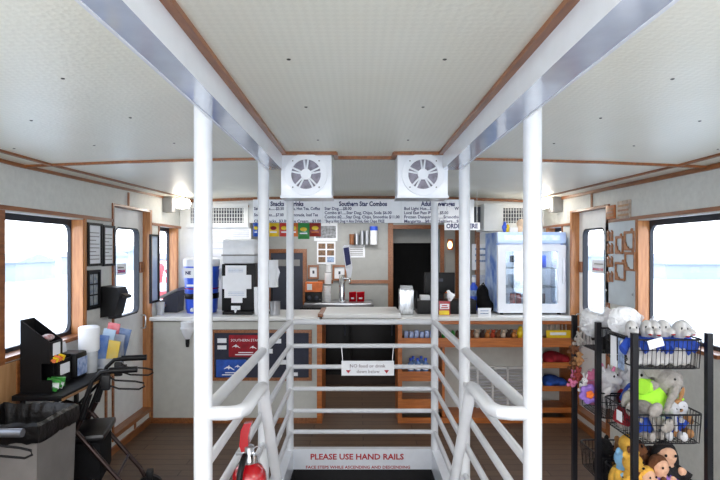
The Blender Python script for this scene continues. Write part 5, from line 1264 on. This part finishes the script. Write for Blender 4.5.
MB().tube([(c0.x, c0.y, c0.z+.07), (RX0+.02, 2.78, .94)], .0015, 5).build('cord', STEEL, fl)
# ------------------------------------------------------------------ outside
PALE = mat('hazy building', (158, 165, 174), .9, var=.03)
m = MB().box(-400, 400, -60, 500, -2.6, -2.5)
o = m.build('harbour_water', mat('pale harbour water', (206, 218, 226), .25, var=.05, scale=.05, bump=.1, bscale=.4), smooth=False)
tag(o, 'pale bright harbour water outside the windows', 'water', kind='stuff')
rn = random.Random(3)
for s, n in ((-1, 7), (1, 7)):
    for i in range(n):
        y = 40+i*17+rn.uniform(-3, 3); h = rn.uniform(-.6, 1.6); w = rn.uniform(6, 9); x = s*(46+rn.uniform(0, 6))
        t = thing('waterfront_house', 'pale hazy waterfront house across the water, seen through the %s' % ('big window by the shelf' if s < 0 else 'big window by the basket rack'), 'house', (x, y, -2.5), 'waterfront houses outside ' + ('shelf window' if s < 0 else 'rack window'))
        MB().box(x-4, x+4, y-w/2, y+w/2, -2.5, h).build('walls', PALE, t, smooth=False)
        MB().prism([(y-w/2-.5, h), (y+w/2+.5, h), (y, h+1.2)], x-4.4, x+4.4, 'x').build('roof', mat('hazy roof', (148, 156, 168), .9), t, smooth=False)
lb = thing('life_ring', 'red ring seen outside through the small window beside the blue cooler', 'life ring', (-2.35, 6.3, -.02))
g = MB(); g.tube([(-2.35, 6.3+.19*math.cos(a*PI/14), 1.27+.19*math.sin(a*PI/14)) for a in range(28)], .05, 12, closed=True)
g.build('ring', mat('sunlit red ring', (228, 92, 104), .5), lb)
for a in (0, 2, 4, 6): 
    q = a*PI/4+.4; MB().box(-2.43, -2.27, 6.3+.19*math.cos(q)-.05, 6.3+.19*math.cos(q)+.05, 1.27+.19*math.sin(q)-.05, 1.27+.19*math.sin(q)+.05, bev=.01).build('band', PAPER, lb)
# side deck outside so the cabin stands on something
m = MB().box(-3.2, XL-.1, Y0, 8.4, -.4, -.02).box(XR+.1, 3.3, Y0, 8.4, -.4, -.02)
struct(m, 'floor_side_deck', mat('white deck paint', (214, 216, 218), .6), smooth=False)
MB_ = MB().tube([(-2.35, 6.3, -.02), (-2.35, 6.3, 1.05)], .02, 10); MB_.build('stand', WHITE, lb)

# ------------------------------------------------------------------ light
w = bpy.data.worlds.new('World'); bpy.context.scene.world = w; w.use_nodes = True
N = w.node_tree.nodes; L = w.node_tree.links
bg = N['Background']
tc = N.new('ShaderNodeTexCoord'); sp = N.new('ShaderNodeSeparateXYZ'); rp = N.new('ShaderNodeValToRGB')
L.new(tc.outputs['Generated'], sp.inputs[0]); L.new(sp.outputs['Z'], rp.inputs[0]); L.new(rp.outputs[0], bg.inputs[0])
rp.color_ramp.elements[0].position = 0; rp.color_ramp.elements[0].color = (.98, .98, 1, 1)
rp.color_ramp.elements[1].position = 1; rp.color_ramp.elements[1].color = (.72, .83, 1, 1)
bg.inputs[1].default_value = 3.2

def area(name, loc, rot, sx, sy, power, color=(1, 1, 1), portal=False):
    l = bpy.data.lights.new(name, 'AREA'); l.shape = 'RECTANGLE'; l.size = sx; l.size_y = sy; l.energy = power; l.color = color
    if portal: l.cycles.is_portal = True
    o = bpy.data.objects.new(name, l); C.objects.link(o); o.location = loc; o.rotation_euler = rot
    return o
def point(name, loc, power, r=.08, color=(1, .95, .88)):
    l = bpy.data.lights.new(name, 'POINT'); l.energy = power; l.shadow_soft_size = r; l.color = color
    o = bpy.data.objects.new(name, l); C.objects.link(o); o.location = loc; return o
for wx, s, ops in ((XL-.1, -1, LW), (XR+.1, 1, RW)):
    for (a, b, z0, z1) in ops:
        area('window_portal', (wx, (a+b)/2, (z0+z1)/2), (0, PI/2*s, 0), z1-z0, b-a, 1, portal=True)
area('stern_portal', (.04, Y0, 1.1), (PI/2, 0, 0), 4.0, 2.2, 1, portal=True)
# lights without fixtures: added fill behind camera and in galley, two over serving side
point('cabin_fill', (-1.2, .3, 1.95), 19, .12); point('cabin_fill', (1.3, .3, 1.95), 21, .12); point('stern_fill', (.04, -1.3, 1.1), 36, .35)  # unseen points added to fill the cabin, ceiling and beams from behind
area('galley_fill', (-.1, 6.35, 2.10), (0, 0, 0), 1.6, .5, 11)  # unseen light added to brighten the galley
area('counter_light', (-1.3, 5.35, 2.09), (0, 0, 0), .8, .3, 2, (1, .97, .92))
area('counter_light', (1.3, 4.6, 2.09), (0, 0, 0), .8, .3, 3, (1, .97, .92))
area('fridge_fill', ((fx0+fx1)/2, 5.2, zh-.03), (0, 0, 0), .5, .15, 2.6)  # light added to lift the fridge interior
point('corner_lamp_light', (XL+.2, 5.17, EYE+.38), .8, .05); point('corner_lamp_light', (XR-.2, 5.17, EYE+.38), .8, .05)

# ------------------------------------------------------------------ camera
cam = bpy.data.cameras.new('camera'); co = bpy.data.objects.new('camera', cam); C.objects.link(co)
cam.sensor_width = 36; cam.lens = F*36/720
co.location = (0, 0, EYE); co.rotation_euler = (PI/2, 0, 0)
cam.shift_x = (360-PX)/720; cam.shift_y = (PY-240)/720
cam.clip_start = .05; cam.clip_end = 1000
sc = bpy.context.scene; sc.camera = co
sc.view_settings.view_transform = 'Standard'; sc.view_settings.look = 'None'; sc.view_settings.exposure = 0.75
sc.cycles.use_denoising = True; sc.cycles.max_bounces = 10; sc.cycles.diffuse_bounces = 5; sc.cycles.transparent_max_bounces = 16
sc.cycles.sample_clamp_indirect = 6; sc.cycles.caustics_reflective = False; sc.cycles.caustics_refractive = False
